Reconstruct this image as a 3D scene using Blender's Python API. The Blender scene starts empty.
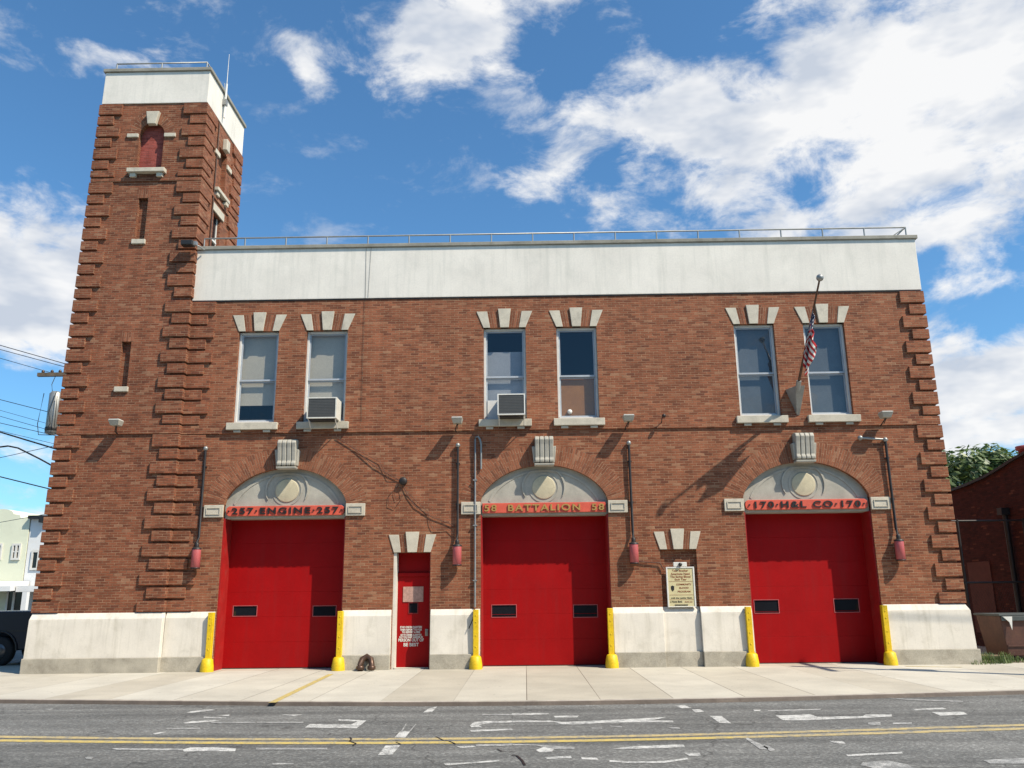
import bpy, math, random
from mathutils import Vector, Matrix
from mathutils import noise as mnoise
random.seed(7)
sc = bpy.context.scene
col = sc.collection
R = math.radians

# ------------------------------------------------------------------ camera
F_PX, PITCH, YAW, ROLL = 839.6, 0.24645, -0.01273, -0.01093
CAM = Vector((0, -20.6, 1.65))
def axes():
    cp, sp, cy, sy = math.cos(PITCH), math.sin(PITCH), math.cos(YAW), math.sin(YAW)
    fw = Vector((sy*cp, cy*cp, sp)); rt = Vector((cy, -sy, 0)); up = rt.cross(fw)
    cr, sr = math.cos(ROLL), math.sin(ROLL)
    return fw, rt*cr + up*sr, -rt*sr + up*cr
FW, RT, UP = axes()
cam_d = bpy.data.cameras.new('camera'); cam = bpy.data.objects.new('camera', cam_d); col.objects.link(cam)
cam.matrix_world = Matrix(((RT.x, UP.x, -FW.x, CAM.x), (RT.y, UP.y, -FW.y, CAM.y), (RT.z, UP.z, -FW.z, CAM.z), (0, 0, 0, 1)))
cam_d.sensor_width = 36; cam_d.lens = F_PX/1024*36; cam_d.clip_end = 3000
sc.camera = cam
def ray(u, v): return FW + RT*((u-512)/F_PX) + UP*((384-v)/F_PX)
def at(u, v, Y=0.0):                # point of the vertical plane y = Y
    d = ray(u, v); t = (Y-CAM.y)/d.y; return CAM + d*t
def gr(u, v, z=-0.06):              # point of the ground plane
    d = ray(u, v); t = (z-CAM.z)/d.z; return CAM + d*t
def sd(u, v, X):                    # point of the plane x = X
    d = ray(u, v); t = X/d.x; return CAM + d*t

# ------------------------------------------------------------------ mesh builder
class MB:
    def __init__(s): s.v = []; s.f = []; s.uv = {}; s.smooth = set()
    def add(s, pts, faces, smooth=False):
        n = len(s.v); s.v += [tuple(p) for p in pts]
        for f in faces:
            if smooth: s.smooth.add(len(s.f))
            s.f.append(tuple(n+i for i in f))
    def quad(s, pts, uv=None):
        s.add(pts, [tuple(range(len(pts)))])
        if uv: s.uv[len(s.f)-1] = uv
        return s
    def box(s, x0, x1, y0, y1, z0, z1):
        return s.frus((x0, x1, y0, y1), z0, (x0, x1, y0, y1), z1)
    def frus(s, a, z0, b, z1):
        p = [(a[0], a[2], z0), (a[1], a[2], z0), (a[1], a[3], z0), (a[0], a[3], z0), (b[0], b[2], z1), (b[1], b[2], z1), (b[1], b[3], z1), (b[0], b[3], z1)]
        s.add(p, [(3, 2, 1, 0), (4, 5, 6, 7), (0, 1, 5, 4), (1, 2, 6, 5), (2, 3, 7, 6), (3, 0, 4, 7)]); return s
    def prism(s, pts, y0, y1):      # polygon in x,z counter-clockwise seen from -y
        n = len(pts)
        s.add([(x, y0, z) for x, z in pts] + [(x, y1, z) for x, z in pts],
              [tuple(range(n)), tuple(range(2*n-1, n-1, -1))] + [(i, i+n, (i+1) % n+n, (i+1) % n) for i in range(n)]); return s
    def prism_x(s, pts, x0, x1):    # polygon in y,z
        n = len(pts)
        s.add([(x0, y, z) for y, z in pts] + [(x1, y, z) for y, z in pts],
              [tuple(range(n)), tuple(range(2*n-1, n-1, -1))] + [(i, i+n, (i+1) % n+n, (i+1) % n) for i in range(n)]); return s
    def tube(s, path, r, n=8, r1=None, caps=True):
        path = [Vector(p) for p in path]; m = len(path); rings = []
        for i, p in enumerate(path):
            t = (path[min(i+1, m-1)]-path[max(i-1, 0)]).normalized()
            a = t.cross(Vector((0, 0, 1)))
            if a.length < .05: a = t.cross(Vector((1, 0, 0)))
            a.normalize(); b = t.cross(a)
            rr = r if r1 is None else r+(r1-r)*i/(m-1)
            rings += [p+a*math.cos(2*math.pi*k/n)*rr+b*math.sin(2*math.pi*k/n)*rr for k in range(n)]
        s.add(rings, [(i*n+k, i*n+(k+1) % n, (i+1)*n+(k+1) % n, (i+1)*n+k) for i in range(m-1) for k in range(n)], True)
        if caps:
            s.add(rings[:n], [tuple(range(n))]); s.add(rings[-n:], [tuple(range(n-1, -1, -1))])
        return s
    def lathe(s, c, prof, n=16, axis='z'):
        c = Vector(c); P = []
        for r, h in prof:
            for k in range(n):
                a = 2*math.pi*k/n; x, y = r*math.cos(a), r*math.sin(a)
                P.append(c + (Vector((x, y, h)) if axis == 'z' else Vector((x, -h, y)) if axis == 'y' else Vector((h, x, y))))
        m = len(prof)
        s.add(P, [(i*n+k, i*n+(k+1) % n, (i+1)*n+(k+1) % n, (i+1)*n+k) for i in range(m-1) for k in range(n)], True)
        s.add(P[:n], [tuple(range(n-1, -1, -1))]); s.add(P[-n:], [tuple(range(n))]); return s
    def ball(s, c, r, n=12):
        return s.lathe(c, [(max(.001, r*math.sin(math.pi*i/8)), -r*math.cos(math.pi*i/8)) for i in range(9)], n)
    def build(s, name, mat, parent=None, bevel=0, off=(0, 0, 0)):
        me = bpy.data.meshes.new(name); me.from_pydata([(v[0]-off[0], v[1]-off[1], v[2]-off[2]) for v in s.v], [], s.f)
        uvl = me.uv_layers.new(name='UVMap'); me.update()
        for p in me.polygons:
            if p.index in s.smooth: p.use_smooth = True
            ex = s.uv.get(p.index); nn = p.normal; ax = max(range(3), key=lambda i: abs(nn[i]))
            for j, li in enumerate(p.loop_indices):
                if ex: uvl.data[li].uv = ex[j]; continue
                co = s.v[me.loops[li].vertex_index]
                uvl.data[li].uv = (co[1], co[2]) if ax == 0 else (co[0], co[2]) if ax == 1 else (co[0], co[1])
        me.materials.append(mat)
        o = bpy.data.objects.new(name, me); col.objects.link(o)
        if parent: o.parent = parent
        if bevel:
            m = o.modifiers.new('bevel', 'BEVEL'); m.width = bevel; m.segments = 2; m.limit_method = 'ANGLE'; m.angle_limit = R(40)
        return o
def tag(o, label, cat, group=None, kind=None):
    if label: o['label'] = label
    if cat: o['category'] = cat
    if group: o['group'] = group
    if kind: o['kind'] = kind
    return o
def thing(name, label, cat, loc=(0, 0, 0), group=None, rz=0):
    o = bpy.data.objects.new(name, None); col.objects.link(o); o.location = loc; o.rotation_euler.z = rz
    o.empty_display_size = .2
    return tag(o, label, cat, group)
def kids(o): return [c for c in bpy.data.objects if c.parent == o]
def dup(o, loc, label, cat=None):
    def rec(a, par):
        c = a.copy(); col.objects.link(c)
        if par: c.parent = par
        for ch in kids(a):
            if ch is not c and ch.name != c.name: rec(ch, c)
        return c
    c = rec(o, None); c.location = loc; c['label'] = label; return c

# ------------------------------------------------------------------ materials
class NT:
    def __init__(s, name):
        s.m = bpy.data.materials.new(name); s.m.use_nodes = True; s.t = s.m.node_tree; s.b = s.t.nodes['Principled BSDF']
    def n(s, typ, **k):
        x = s.t.nodes.new(typ)
        for a, b in k.items(): setattr(x, a, b)
        return x
    def l(s, a, b): s.t.links.new(a, b)
    def coord(s, kind='Object', scale=(1, 1, 1)):
        c = s.n('ShaderNodeTexCoord'); m = s.n('ShaderNodeMapping'); s.l(c.outputs[kind], m.inputs[0]); m.inputs['Scale'].default_value = scale; return m.outputs[0]
    def noise(s, vec, scale, detail=4, rough=.55, dist=0):
        x = s.n('ShaderNodeTexNoise'); x.inputs['Scale'].default_value = scale; x.inputs['Detail'].default_value = detail
        x.inputs['Roughness'].default_value = rough; x.inputs['Distortion'].default_value = dist; s.l(vec, x.inputs['Vector']); return x.outputs['Fac']
    def ramp(s, fac, stops):
        x = s.n('ShaderNodeValToRGB'); e = x.color_ramp.elements
        while len(e) < len(stops): e.new(.5)
        for i, (p, c) in enumerate(stops):
            e[i].position = p; e[i].color = (c, c, c, 1) if isinstance(c, (int, float)) else (*c, 1)
        s.l(fac, x.inputs[0]); return x.outputs[0]
    def mix(s, fac, a, b, mode='MIX'):
        x = s.n('ShaderNodeMix', data_type='RGBA', blend_type=mode)
        for i, q in ((0, fac), (6, a), (7, b)):
            if hasattr(q, 'links'): s.l(q, x.inputs[i])
            else: x.inputs[i].default_value = q if i == 0 else (*q, 1)
        return x.outputs[2]
    def bump(s, h, strength=.3, dist=.01):
        x = s.n('ShaderNodeBump'); x.inputs['Strength'].default_value = strength; x.inputs['Distance'].default_value = dist
        s.l(h, x.inputs['Height']); s.l(x.outputs[0], s.b.inputs['Normal'])
def pbr(name, c, rough=.7, var=.2, vs=3, dirt=.0, dirtc=(.08, .07, .05), metal=0, bump=.1, bs=60, streak=0, fine=.1, spec=.5):
    t = NT(name); v = t.coord()
    big = t.ramp(t.noise(v, vs, 5, .6), [(.3, 1-var), (.7, 1+var*.4)])
    cc = t.mix(1.0, c, big, 'MULTIPLY')
    fn = t.ramp(t.noise(v, bs, 3), [(.3, 1-fine), (.7, 1+fine)])
    cc = t.mix(1.0, cc, fn, 'MULTIPLY')
    if dirt: cc = t.mix(t.ramp(t.noise(v, vs*1.7, 8, .68, .4), [(.52, 0), (.75, dirt)]), cc, dirtc)
    if streak:
        v2 = t.coord(scale=(5, 5, .35)); cc = t.mix(t.ramp(t.noise(v2, 1.6, 6, .6), [(.5, 0), (.72, streak)]), cc, dirtc)
    t.l(cc, t.b.inputs['Base Color']); t.b.inputs['Roughness'].default_value = rough; t.b.inputs['Metallic'].default_value = metal
    t.b.inputs['Specular IOR Level'].default_value = spec
    if bump: t.bump(t.noise(v, bs, 4), bump, .01)
    return t.m
def brick(name, c1, c2, mort, dark=(.17, .056, .032), w=.203, h=.0610, bandy=True):
    t = NT(name); c = t.n('ShaderNodeTexCoord'); uv = c.outputs['UV']
    b = t.n('ShaderNodeTexBrick'); t.l(uv, b.inputs['Vector'])
    b.inputs['Color1'].default_value = (0, 0, 0, 1); b.inputs['Color2'].default_value = (1, 1, 1, 1); b.inputs['Mortar'].default_value = (.5, .5, .5, 1)
    b.inputs['Scale'].default_value = 1; b.inputs['Mortar Size'].default_value = .0055; b.inputs['Mortar Smooth'].default_value = .25
    b.inputs['Brick Width'].default_value = w; b.inputs['Row Height'].default_value = h
    tone = t.ramp(b.outputs['Color'], [(0, dark), (.06, tuple(x*.8 for x in c2)), (.2, c2), (.55, c1), (.9, tuple(x*1.15 for x in c1)), (1, tuple(a*.6+b_*.4 for a, b_ in zip(c1, mort)))])
    big = t.ramp(t.noise(t.coord(), .45, 6, .6), [(.3, .84), (.7, 1.12)])
    st = t.ramp(t.noise(t.coord(scale=(3, 3, .4)), 1.1, 6, .6), [(.35, .8), (.65, 1.06)])
    fn = t.ramp(t.noise(t.coord(), 45, 3), [(.3, .8), (.7, 1.15)])
    br = t.mix(1.0, t.mix(1.0, tone, big, 'MULTIPLY'), fn, 'MULTIPLY'); br = t.mix(1.0, br, st, 'MULTIPLY')
    mo = t.mix(1.0, mort, t.ramp(t.noise(t.coord(scale=(1, 1, 3)), 3.3, 6, .7), [(.38, .3), (.55, .75), (.68, 1.15)]), 'MULTIPLY')  # mortar tone varied to imitate highlights and shadows in the joints
    tanp = t.ramp(t.noise(t.coord(scale=(1, 1, 1.6)), .9, 5, .65, .5), [(.55, 0), (.72, .16)]); br = t.mix(tanp, br, tuple(.75*a+.25*b_ for a, b_ in zip(c1, mort)))
    cc = t.mix(b.outputs['Fac'], br, mo)
    t.l(cc, t.b.inputs['Base Color']); t.b.inputs['Roughness'].default_value = .85; t.b.inputs['Specular IOR Level'].default_value = .25
    inv = t.n('ShaderNodeMath', operation='SUBTRACT'); inv.inputs[0].default_value = 1; t.l(b.outputs['Fac'], inv.inputs[1])
    ad = t.n('ShaderNodeMath', operation='MULTIPLY_ADD'); t.l(t.noise(t.coord(), 30, 4), ad.inputs[0]); ad.inputs[1].default_value = .5; t.l(inv.outputs[0], ad.inputs[2])
    t.bump(ad.outputs[0], .55, .008)
    return t.m
M = {}
M['brick'] = brick('red_brick', (.285, .098, .048), (.23, .077, .039), (.46, .29, .17))
M['brick_tower'] = brick('tower_brick', (.255, .085, .042), (.205, .067, .034), (.42, .265, .16))
M['brick_arch'] = brick('arch_brick', (.295, .105, .053), (.24, .083, .043), (.44, .28, .17), dark=(.22, .085, .05), w=.25, h=.058)
M['brick_paint'] = brick('painted_brick', (.36, .085, .065), (.32, .07, .05), (.36, .12, .10), dark=(.26, .05, .04))
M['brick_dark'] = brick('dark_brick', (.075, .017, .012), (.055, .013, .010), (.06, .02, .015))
M['parapet'] = pbr('white_render', (.78, .725, .635),   .8, .12, .7, .35, (.45, .44, .38), streak=.3, bs=25, fine=.04)
M['base'] = pbr('painted_stone', (.755, .695, .595), .75, .12, 1.4, .4, (.36, .32, .23), streak=.35, bs=40, fine=.04)
M['granite'] = pbr('granite', (.45, .405, .32), .8, .3, 2.2, .5, (.16, .13, .09), bs=70, fine=.18)
M['stone'] = pbr('limestone', (.57, .51, .40), .8, .2, 2.5, .5, (.22, .2, .16), bs=50, fine=.1)
M['stone_grey'] = pbr('grey_limestone', (.43, .40, .33), .8, .22, 2.5, .35, (.2, .2, .17), bs=50, fine=.1)
M['coping'] = pbr('weathered_coping', (.30, .28, .23), .85, .3, 2, .6, (.1, .1, .08), bs=40)
M['tan'] = pbr('tan_stone', (.56, .49, .33), .8, .15, 4, .2, bs=50)
M['white'] = pbr('white_paint', (.72, .70, .64), .5, .12, 3, .15, (.4, .38, .33), bump=.03)
M['grey_frame'] = pbr('grey_frame_paint', (.42, .45, .48), .45, .12, 3, .1, bump=.03)
M['galv'] = pbr('galvanised_metal', (.33, .33, .31), .45, .2, 5, .2, (.25, .2, .15), metal=.5, bump=.04)
M['dark'] = pbr('dark_metal', (.035, .03, .028), .5, .3, 6, .2, (.12, .06, .03), metal=.3, bump=.05)
M['brown'] = pbr('bronze_brown_metal', (.10, .055, .035), .4, .3, 9, .4, (.2, .11, .06), metal=.5, bump=.1)
M['red'] = pbr('red_door_paint', (.34, .004, .005), .5, .12, 1.5, .12, (.22, .02, .02), bump=.03, bs=30, fine=.05, spec=.15, streak=.25)
M['red_jamb'] = pbr('red_jamb_paint', (.36, .012, .010), .5, .2, 3, .35, (.2, .08, .06), bump=.05, bs=30)
M['red_dark'] = pbr('dark_red_paint', (.22, .012, .012), .5, .2, 3, .2, (.1, .02, .02), bump=.03)
M['signred'] = pbr('faded_red_signboard', (.66, .10, .055), .6, .15, 6, .25, (.35, .1, .08), bump=.05)
M['siren'] = pbr('faded_red_metal', (.45, .095, .095), .45, .15, 8, .2, (.3, .08, .08), bump=.03)
M['gold'] = pbr('gilded_letters', (.42, .27, .08), .45, .2, 20, bump=0)
M['black'] = pbr('black_paint', (.018, .017, .016), .5, .2, 9, bump=0)
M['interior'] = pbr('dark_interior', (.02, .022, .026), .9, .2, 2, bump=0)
M['yellow'] = pbr('yellow_paint', (.76, .50, .006), .5, .2, 7, .5, (.35, .24, .03), bump=.06, bs=25)
M['shade'] = pbr('cream_roller_shade', (.66, .62, .50), .8, .08, 2, bump=.03)
M['shade_grey'] = pbr('grey_roller_shade', (.42, .45, .48), .8, .08, 2, bump=.03)
M['shade_reflect'] = pbr('sky_reflection_shade', (.15, .18, .20), .8, .2, 1.5, .2, (.3, .33, .35), bump=.03)  # shade coloured like the sky and cloud reflected in the glass
M['card'] = pbr('brown_cardboard', (.46, .21, .06), .8, .15, 2.5, .2, bump=.05)
M['acwhite'] = pbr('off_white_plastic', (.68, .66, .58), .5, .1, 6, .3, (.3, .26, .2), bump=.02)
M['grille'] = pbr('grey_grille', (.085, .085, .08), .6, .1, 6, bump=0)
M['board'] = pbr('cream_sign_face', (.62, .54, .30), .5, .1, 8, .15, bump=0)
M['notice'] = pbr('peeling_notice', (.50, .30, .24), .7, .3, 18, .4, (.3, .1, .08), bump=0)
M['cable'] = pbr('black_cable', (.015, .014, .013), .6, .2, 9, bump=0)
M['rustcable'] = pbr('brown_cable', (.10, .04, .025), .7, .2, 9, bump=0)
M['wood'] = pbr('weathered_pole_wood', (.16, .12, .085), .9, .3, 4, .3, bump=.3)
M['truck'] = pbr('dark_blue_car_paint', (.004, .006, .018), .3, .1, 2, bump=0, fine=0)
M['tyre'] = pbr('tyre_rubber', (.02, .02, .02), .85, .2, 9)
M['chrome'] = pbr('wheel_metal', (.12, .12, .12), .3, .1, 5, metal=.8, bump=0)
M['green_house'] = pbr('pale_green_siding', (.76, .77, .58), .8, .08, .6, .1, bump=.05)
M['white_house'] = pbr('white_siding', (.78, .78, .76), .8, .06, .6, .1, bump=.05)
M['dumpster'] = pbr('rusty_brown_steel', (.10, .04, .026), .6, .3, 2.5, .4, (.2, .09, .045), bump=.15, bs=20)
M['grey_lid'] = pbr('grey_green_plastic', (.07, .08, .075), .6, .2, 4)
M['soil'] = pbr('dry_soil', (.2, .15, .1), .95, .3, 3, .3)
M['bark'] = pbr('bark', (.09, .065, .045), .95, .3, 6, bump=.4)

def glass_mat():
    t = NT('window_glass'); t.t.nodes.remove(t.b)
    out = t.t.nodes['Material Output']
    g = t.n('ShaderNodeBsdfGlossy'); g.inputs['Roughness'].default_value = .012; g.inputs['Color'].default_value = (.9, .95, 1, 1)
    bm = t.n('ShaderNodeBump'); bm.inputs['Strength'].default_value = .04; bm.inputs['Distance'].default_value = .05
    t.l(t.noise(t.coord(), 2.2, 2), bm.inputs['Height']); t.l(bm.outputs[0], g.inputs['Normal'])
    tr = t.n('ShaderNodeBsdfTransparent'); tr.inputs[0].default_value = (.76, .76, .76, 1)
    lw = t.n('ShaderNodeLayerWeight'); lw.inputs[0].default_value = .5
    pw = t.n('ShaderNodeMath', operation='POWER'); t.l(lw.outputs['Facing'], pw.inputs[0]); pw.inputs[1].default_value = 5
    mm = t.n('ShaderNodeMath', operation='MULTIPLY_ADD'); t.l(pw.outputs[0], mm.inputs[0]); mm.inputs[1].default_value = .85; mm.inputs[2].default_value = .055
    mx = t.n('ShaderNodeMixShader'); t.l(mm.outputs[0], mx.inputs[0]); t.l(tr.outputs[0], mx.inputs[1]); t.l(g.outputs[0], mx.inputs[2]); t.l(mx.outputs[0], out.inputs[0])
    return t.m
M['glass'] = glass_mat()
def dark_glass():
    t = NT('dark_glass'); t.b.inputs['Base Color'].default_value = (.012, .014, .018, 1); t.b.inputs['Roughness'].default_value = .08; return t.m
M['dglass'] = dark_glass()
def leaf_mat():
    t = NT('leaves'); g = t.n('ShaderNodeNewGeometry')
    cc = t.ramp(g.outputs['Random Per Island'], [(0, (.04, .07, .02)), (.5, (.10, .15, .045)), (.85, (.17, .22, .07)), (1, (.3, .33, .15))])
    t.l(cc, t.b.inputs['Base Color']); t.b.inputs['Roughness'].default_value = .5
    tl = t.n('ShaderNodeBsdfTranslucent'); tl.inputs[0].default_value = (.12, .2, .04, 1)
    mx = t.n('ShaderNodeMixShader'); mx.inputs[0].default_value = .25; t.l(t.b.outputs[0], mx.inputs[1]); t.l(tl.outputs[0], mx.inputs[2])
    t.l(mx.outputs[0], t.t.nodes['Material Output'].inputs[0]); return t.m
M['leaf'] = leaf_mat()
def asphalt():
    t = NT('asphalt'); v = t.coord()
    a = t.ramp(t.noise(v, .7, 6, .6, .3), [(.3, (.135, .135, .126)), (.7, (.195, .192, .177))])
    lng = t.ramp(t.noise(t.coord(scale=(.06, 1.6, 1)), 1.3, 5, .6), [(.35, .66), (.65, 1.15)])
    a = t.mix(1.0, a, lng, 'MULTIPLY')
    vo = t.n('ShaderNodeTexVoronoi'); vo.inputs['Scale'].default_value = 42; t.l(v, vo.inputs['Vector'])
    sp = t.n('ShaderNodeSeparateColor'); t.l(vo.outputs['Color'], sp.inputs[0])
    a = t.mix(1.0, a, t.ramp(sp.outputs[0], [(0, .68), (.7, 1.0), (1, 1.6)]), 'MULTIPLY')
    a = t.mix(1.0, a, t.ramp(t.noise(v, 140, 2), [(.3, .7), (.7, 1.3)]), 'MULTIPLY')
    cr = t.n('ShaderNodeTexVoronoi', feature='DISTANCE_TO_EDGE'); cr.inputs['Scale'].default_value = .33
    wv = t.n('ShaderNodeVectorMath', operation='ADD'); nz = t.n('ShaderNodeTexNoise'); nz.inputs['Scale'].default_value = 1.6; nz.inputs['Detail'].default_value = 6; t.l(v, nz.inputs['Vector'])
    t.l(v, wv.inputs[0]); t.l(nz.outputs['Color'], wv.inputs[1]); t.l(wv.outputs[0], cr.inputs['Vector'])
    a = t.mix(t.ramp(cr.outputs[0], [(.0, .75), (.006, 0)]), a, (.03, .028, .025))
    t.l(a, t.b.inputs['Base Color']); t.b.inputs['Roughness'].default_value = .85
    t.bump(t.noise(v, 90, 4), .6, .012); return t.m
M['asphalt'] = asphalt()
def paint(name, c, lo, hi):
    t = NT(name); v = t.coord()
    n1 = t.noise(v, 9, 8, .75); n2 = t.noise(v, 70, 3)
    ad = t.n('ShaderNodeMath', operation='MULTIPLY_ADD'); t.l(n2, ad.inputs[0]); ad.inputs[1].default_value = .6; t.l(n1, ad.inputs[2])
    cc = t.mix(t.ramp(ad.outputs[0], [(lo, 1), (hi, 0)]), (.2, .2, .19), c)
    t.l(cc, t.b.inputs['Base Color']); t.b.inputs['Roughness'].default_value = .7; t.bump(t.noise(v, 90, 4), .4, .01); return t.m
M['pwhite'] = paint('worn_white_road_paint', (.60, .59, .55), .74, .9)
M['pwhite2'] = paint('very_worn_white_road_paint', (.52, .51, .48), .66, .84)
M['pyellow'] = paint('yellow_road_paint', (.56, .42, .12), .78, .98)
M['pyellow2'] = paint('worn_yellow_road_paint', (.52, .40, .17), .74, .92)
def concrete():
    t = NT('sidewalk_concrete'); v = t.coord()
    b = t.n('ShaderNodeTexBrick', offset=0.0); t.l(v, b.inputs['Vector']); b.inputs['Scale'].default_value = 1
    b.inputs['Color1'].default_value = (0, 0, 0, 1); b.inputs['Color2'].default_value = (1, 1, 1, 1); b.inputs['Mortar'].default_value = (.5, .5, .5, 1)
    b.inputs['Brick Width'].default_value = 1.19; b.inputs['Row Height'].default_value = 40; b.inputs['Mortar Size'].default_value = .009; b.inputs['Mortar Smooth'].default_value = .5
    tone = t.ramp(b.outputs['Color'], [(0, (.45, .405, .32)), (.5, (.50, .455, .365)), (1, (.56, .525, .44))])
    cc = t.mix(1.0, tone, t.ramp(t.noise(v, .7, 7, .62, .3), [(.3, .8), (.7, 1.06)]), 'MULTIPLY')
    cc = t.mix(1.0, cc, t.ramp(t.noise(v, 30, 4), [(.3, .92), (.7, 1.06)]), 'MULTIPLY')
    cc = t.mix(t.ramp(t.noise(v, 2.6, 9, .72, .8), [(.6, 0), (.78, .5)]), cc, (.2, .17, .13))
    sp = t.n('ShaderNodeTexVoronoi'); sp.inputs['Scale'].default_value = 3.1; t.l(v, sp.inputs['Vector'])
    cc = t.mix(t.ramp(sp.outputs['Distance'], [(.05, .55), (.09, 0)]), cc, (.16, .14, .12))
    jf = t.n('ShaderNodeMath', operation='MULTIPLY'); t.l(b.outputs['Fac'], jf.inputs[0]); t.l(t.ramp(t.noise(t.coord(scale=(1, .05, 1)), .8, 2), [(.42, .25), (.55, 1)]), jf.inputs[1]); cc = t.mix(jf.outputs[0], cc, (.12, .095, .07))
    t.l(cc, t.b.inputs['Base Color']); t.b.inputs['Roughness'].default_value = .85; t.bump(t.noise(v, 60, 4), .25, .006); return t.m
M['concrete'] = concrete()
M['kerb'] = pbr('kerb_stone', (.46, .42, .35), .85, .3, 2, .6, (.1, .05, .04), bs=40)
M['kerb_edge'] = pbr('rusty_kerb_steel', (.20, .16, .13), .7, .3, 2, .5, (.06, .04, .035), bs=40)
M['turf'] = pbr('far_ground', (.16, .15, .12), .9, .3, .2, .3)

# ------------------------------------------------------------------ ground
def koff(x): return 1.6*(1-math.exp(-x*x/90))
KERB = lambda x: -6.36 + koff(x)
xs = [-80+i*4 for i in range(15)] + [-20+i*.5 for i in range(81)] + [24+i*4 for i in range(15)]
g = MB(); g.quad([(-1500, -1500, -.30), (1500, -1500, -.30), (1500, 1500, -.30), (-1500, 1500, -.30)])
tag(g.build('ground', M['turf']), None, None, kind='structure')
rd = MB()
for a, b in zip(xs, xs[1:]):
    rd.quad([(a, -16, -.06), (b, -16, -.06), (b, KERB(b), -.06), (a, KERB(a), -.06)])
rd.quad([(-60, KERB(-80), -.061), (-13.9, KERB(-80), -.061), (-13.9, 60, -.061), (-60, 60, -.061)])
tag(rd.build('road', M['asphalt']), None, None, kind='structure')
sw = MB(); kb = MB(); ke = MB()
for a, b in zip(xs, xs[1:]):
    if a < -14: continue
    sw.quad([(a, KERB(a)+.16, 0), (b, KERB(b)+.16, 0), (b, 3, 0), (a, 3, 0)])
    kb.quad([(a, KERB(a)+.03, .002), (b, KERB(b)+.03, .002), (b, KERB(b)+.16, .002), (a, KERB(a)+.16, .002)])
    ke.quad([(a, KERB(a), -.07), (b, KERB(b), -.07), (b, KERB(b)+.005, -.004), (a, KERB(a)+.005, -.004)])
    ke.quad([(a, KERB(a)+.005, -.004), (b, KERB(b)+.005, -.004), (b, KERB(b)+.03, .002), (a, KERB(a)+.03, .002)])
sw.quad([(-14, 3, 0), (-11.4, 3, 0), (-11.4, 40, 0), (-14, 40, 0)]); sw.quad([(10, 3, 0), (30, 3, 0), (30, 20, 0), (10, 20, 0)])
sw.quad([(-14, KERB(-14), -.2), (-14, 40, -.2), (-14, 40, 0), (-14, KERB(-14), 0)])
tag(sw.build('sidewalk', M['concrete']), None, None, kind='structure')
tag(kb.build('kerb', M['kerb']), None, None, kind='structure')
tag(ke.build('kerb_face', M['kerb_edge']), None, None, kind='structure')
ns = MB(); ns.box(-80, 80, -26, -16, -.29, 0); tag(ns.build('near_sidewalk', M['concrete']), None, None, kind='structure')
# road markings, worn
def Z(x0, y0, s, pts): return [(x0+x/s, y0+y/s) for x, y in pts]
zA = lambda p: Z(0, 690, 4, p); zB = lambda p: Z(256, 690, 4, p); zC = lambda p: Z(512, 690, 4, p); zD = lambda p: Z(768, 670, 4, p)
wm = MB(); wf = MB()
def poly(mb, pts, z=-.056):
    P = [gr(u, v, z) for u, v in pts]
    A = sum(P[i].x*P[(i+1) % len(P)].y-P[(i+1) % len(P)].x*P[i].y for i in range(len(P)))
    if A < 0: P.reverse()
    mb.quad([(p.x, p.y, z) for p in P])
for z, L in ((zA, [[(745, 90), (770, 84), (840, 77), (860, 80), (770, 91)], [(730, 132), (770, 124), (860, 120), (885, 124), (740, 134)], [(612, 175), (640, 168), (668, 168), (620, 178)],
                   [(815, 107), (905, 110), (905, 113), (815, 111)], [(875, 101), (920, 98), (915, 104)], [(730, 238), (760, 230), (870, 228), (945, 234), (940, 245), (735, 246)]]),
             (zB, [[(195, 150), (215, 136), (380, 138), (405, 126), (330, 123), (330, 116), (442, 122), (402, 153)], [(668, 90), (690, 74), (725, 66), (703, 89)],
                   [(553, 190), (577, 165), (617, 165), (597, 190)], [(488, 260), (518, 222), (577, 221), (545, 258)],
                   [(855, 142), (872, 128), (920, 124), (1026, 122), (1026, 129), (920, 134), (892, 142), (905, 149), (862, 149)], [(855, 160), (1026, 154), (1026, 160), (862, 167)],
                   [(750, 294), (840, 290), (975, 279), (970, 286), (760, 301)], [(800, 225), (870, 222), (880, 228), (820, 232)], [(100, 98), (190, 98), (150, 104)]]),
             (zC, [[(0, 93), (150, 92), (140, 98), (0, 101)], [(0, 122), (150, 122), (200, 128), (300, 124), (620, 108), (560, 121), (645, 122), (645, 129), (380, 130), (260, 138), (200, 137), (170, 128), (0, 129)],
                   [(165, 103), (268, 102), (260, 109), (172, 110)], [(650, 62), (690, 60), (717, 72), (680, 73)], [(720, 78), (750, 76), (770, 86), (735, 90)], [(790, 103), (838, 104), (877, 133), (830, 131)],
                   [(400, 235), (480, 225), (685, 217), (692, 229), (500, 235)], [(95, 240), (140, 222), (172, 228), (160, 249), (110, 249)], [(690, 252), (750, 250), (756, 262), (710, 264)],
                   [(390, 280), (480, 286), (600, 284), (700, 272), (708, 277), (610, 291), (480, 293), (390, 287)], [(130, 268), (235, 263), (239, 272), (140, 275)], [(275, 267), (340, 271), (345, 279), (280, 277)], [(965, 79), (995, 79), (992, 84), (970, 84)]]),
             (zD, [[(30, 182), (170, 177), (197, 187), (380, 184), (390, 178), (495, 177), (495, 186), (380, 192), (150, 201), (60, 201)], [(580, 156), (700, 150), (714, 156), (590, 161)],
                   [(655, 168), (780, 167), (800, 178), (690, 183)], [(245, 283), (300, 284), (311, 295), (265, 292)], [(310, 338), (535, 327), (540, 334), (320, 345)], [(500, 211), (575, 209), (575, 215), (500, 215)]])):
    for p in L: poly(wm, z(p))
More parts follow.
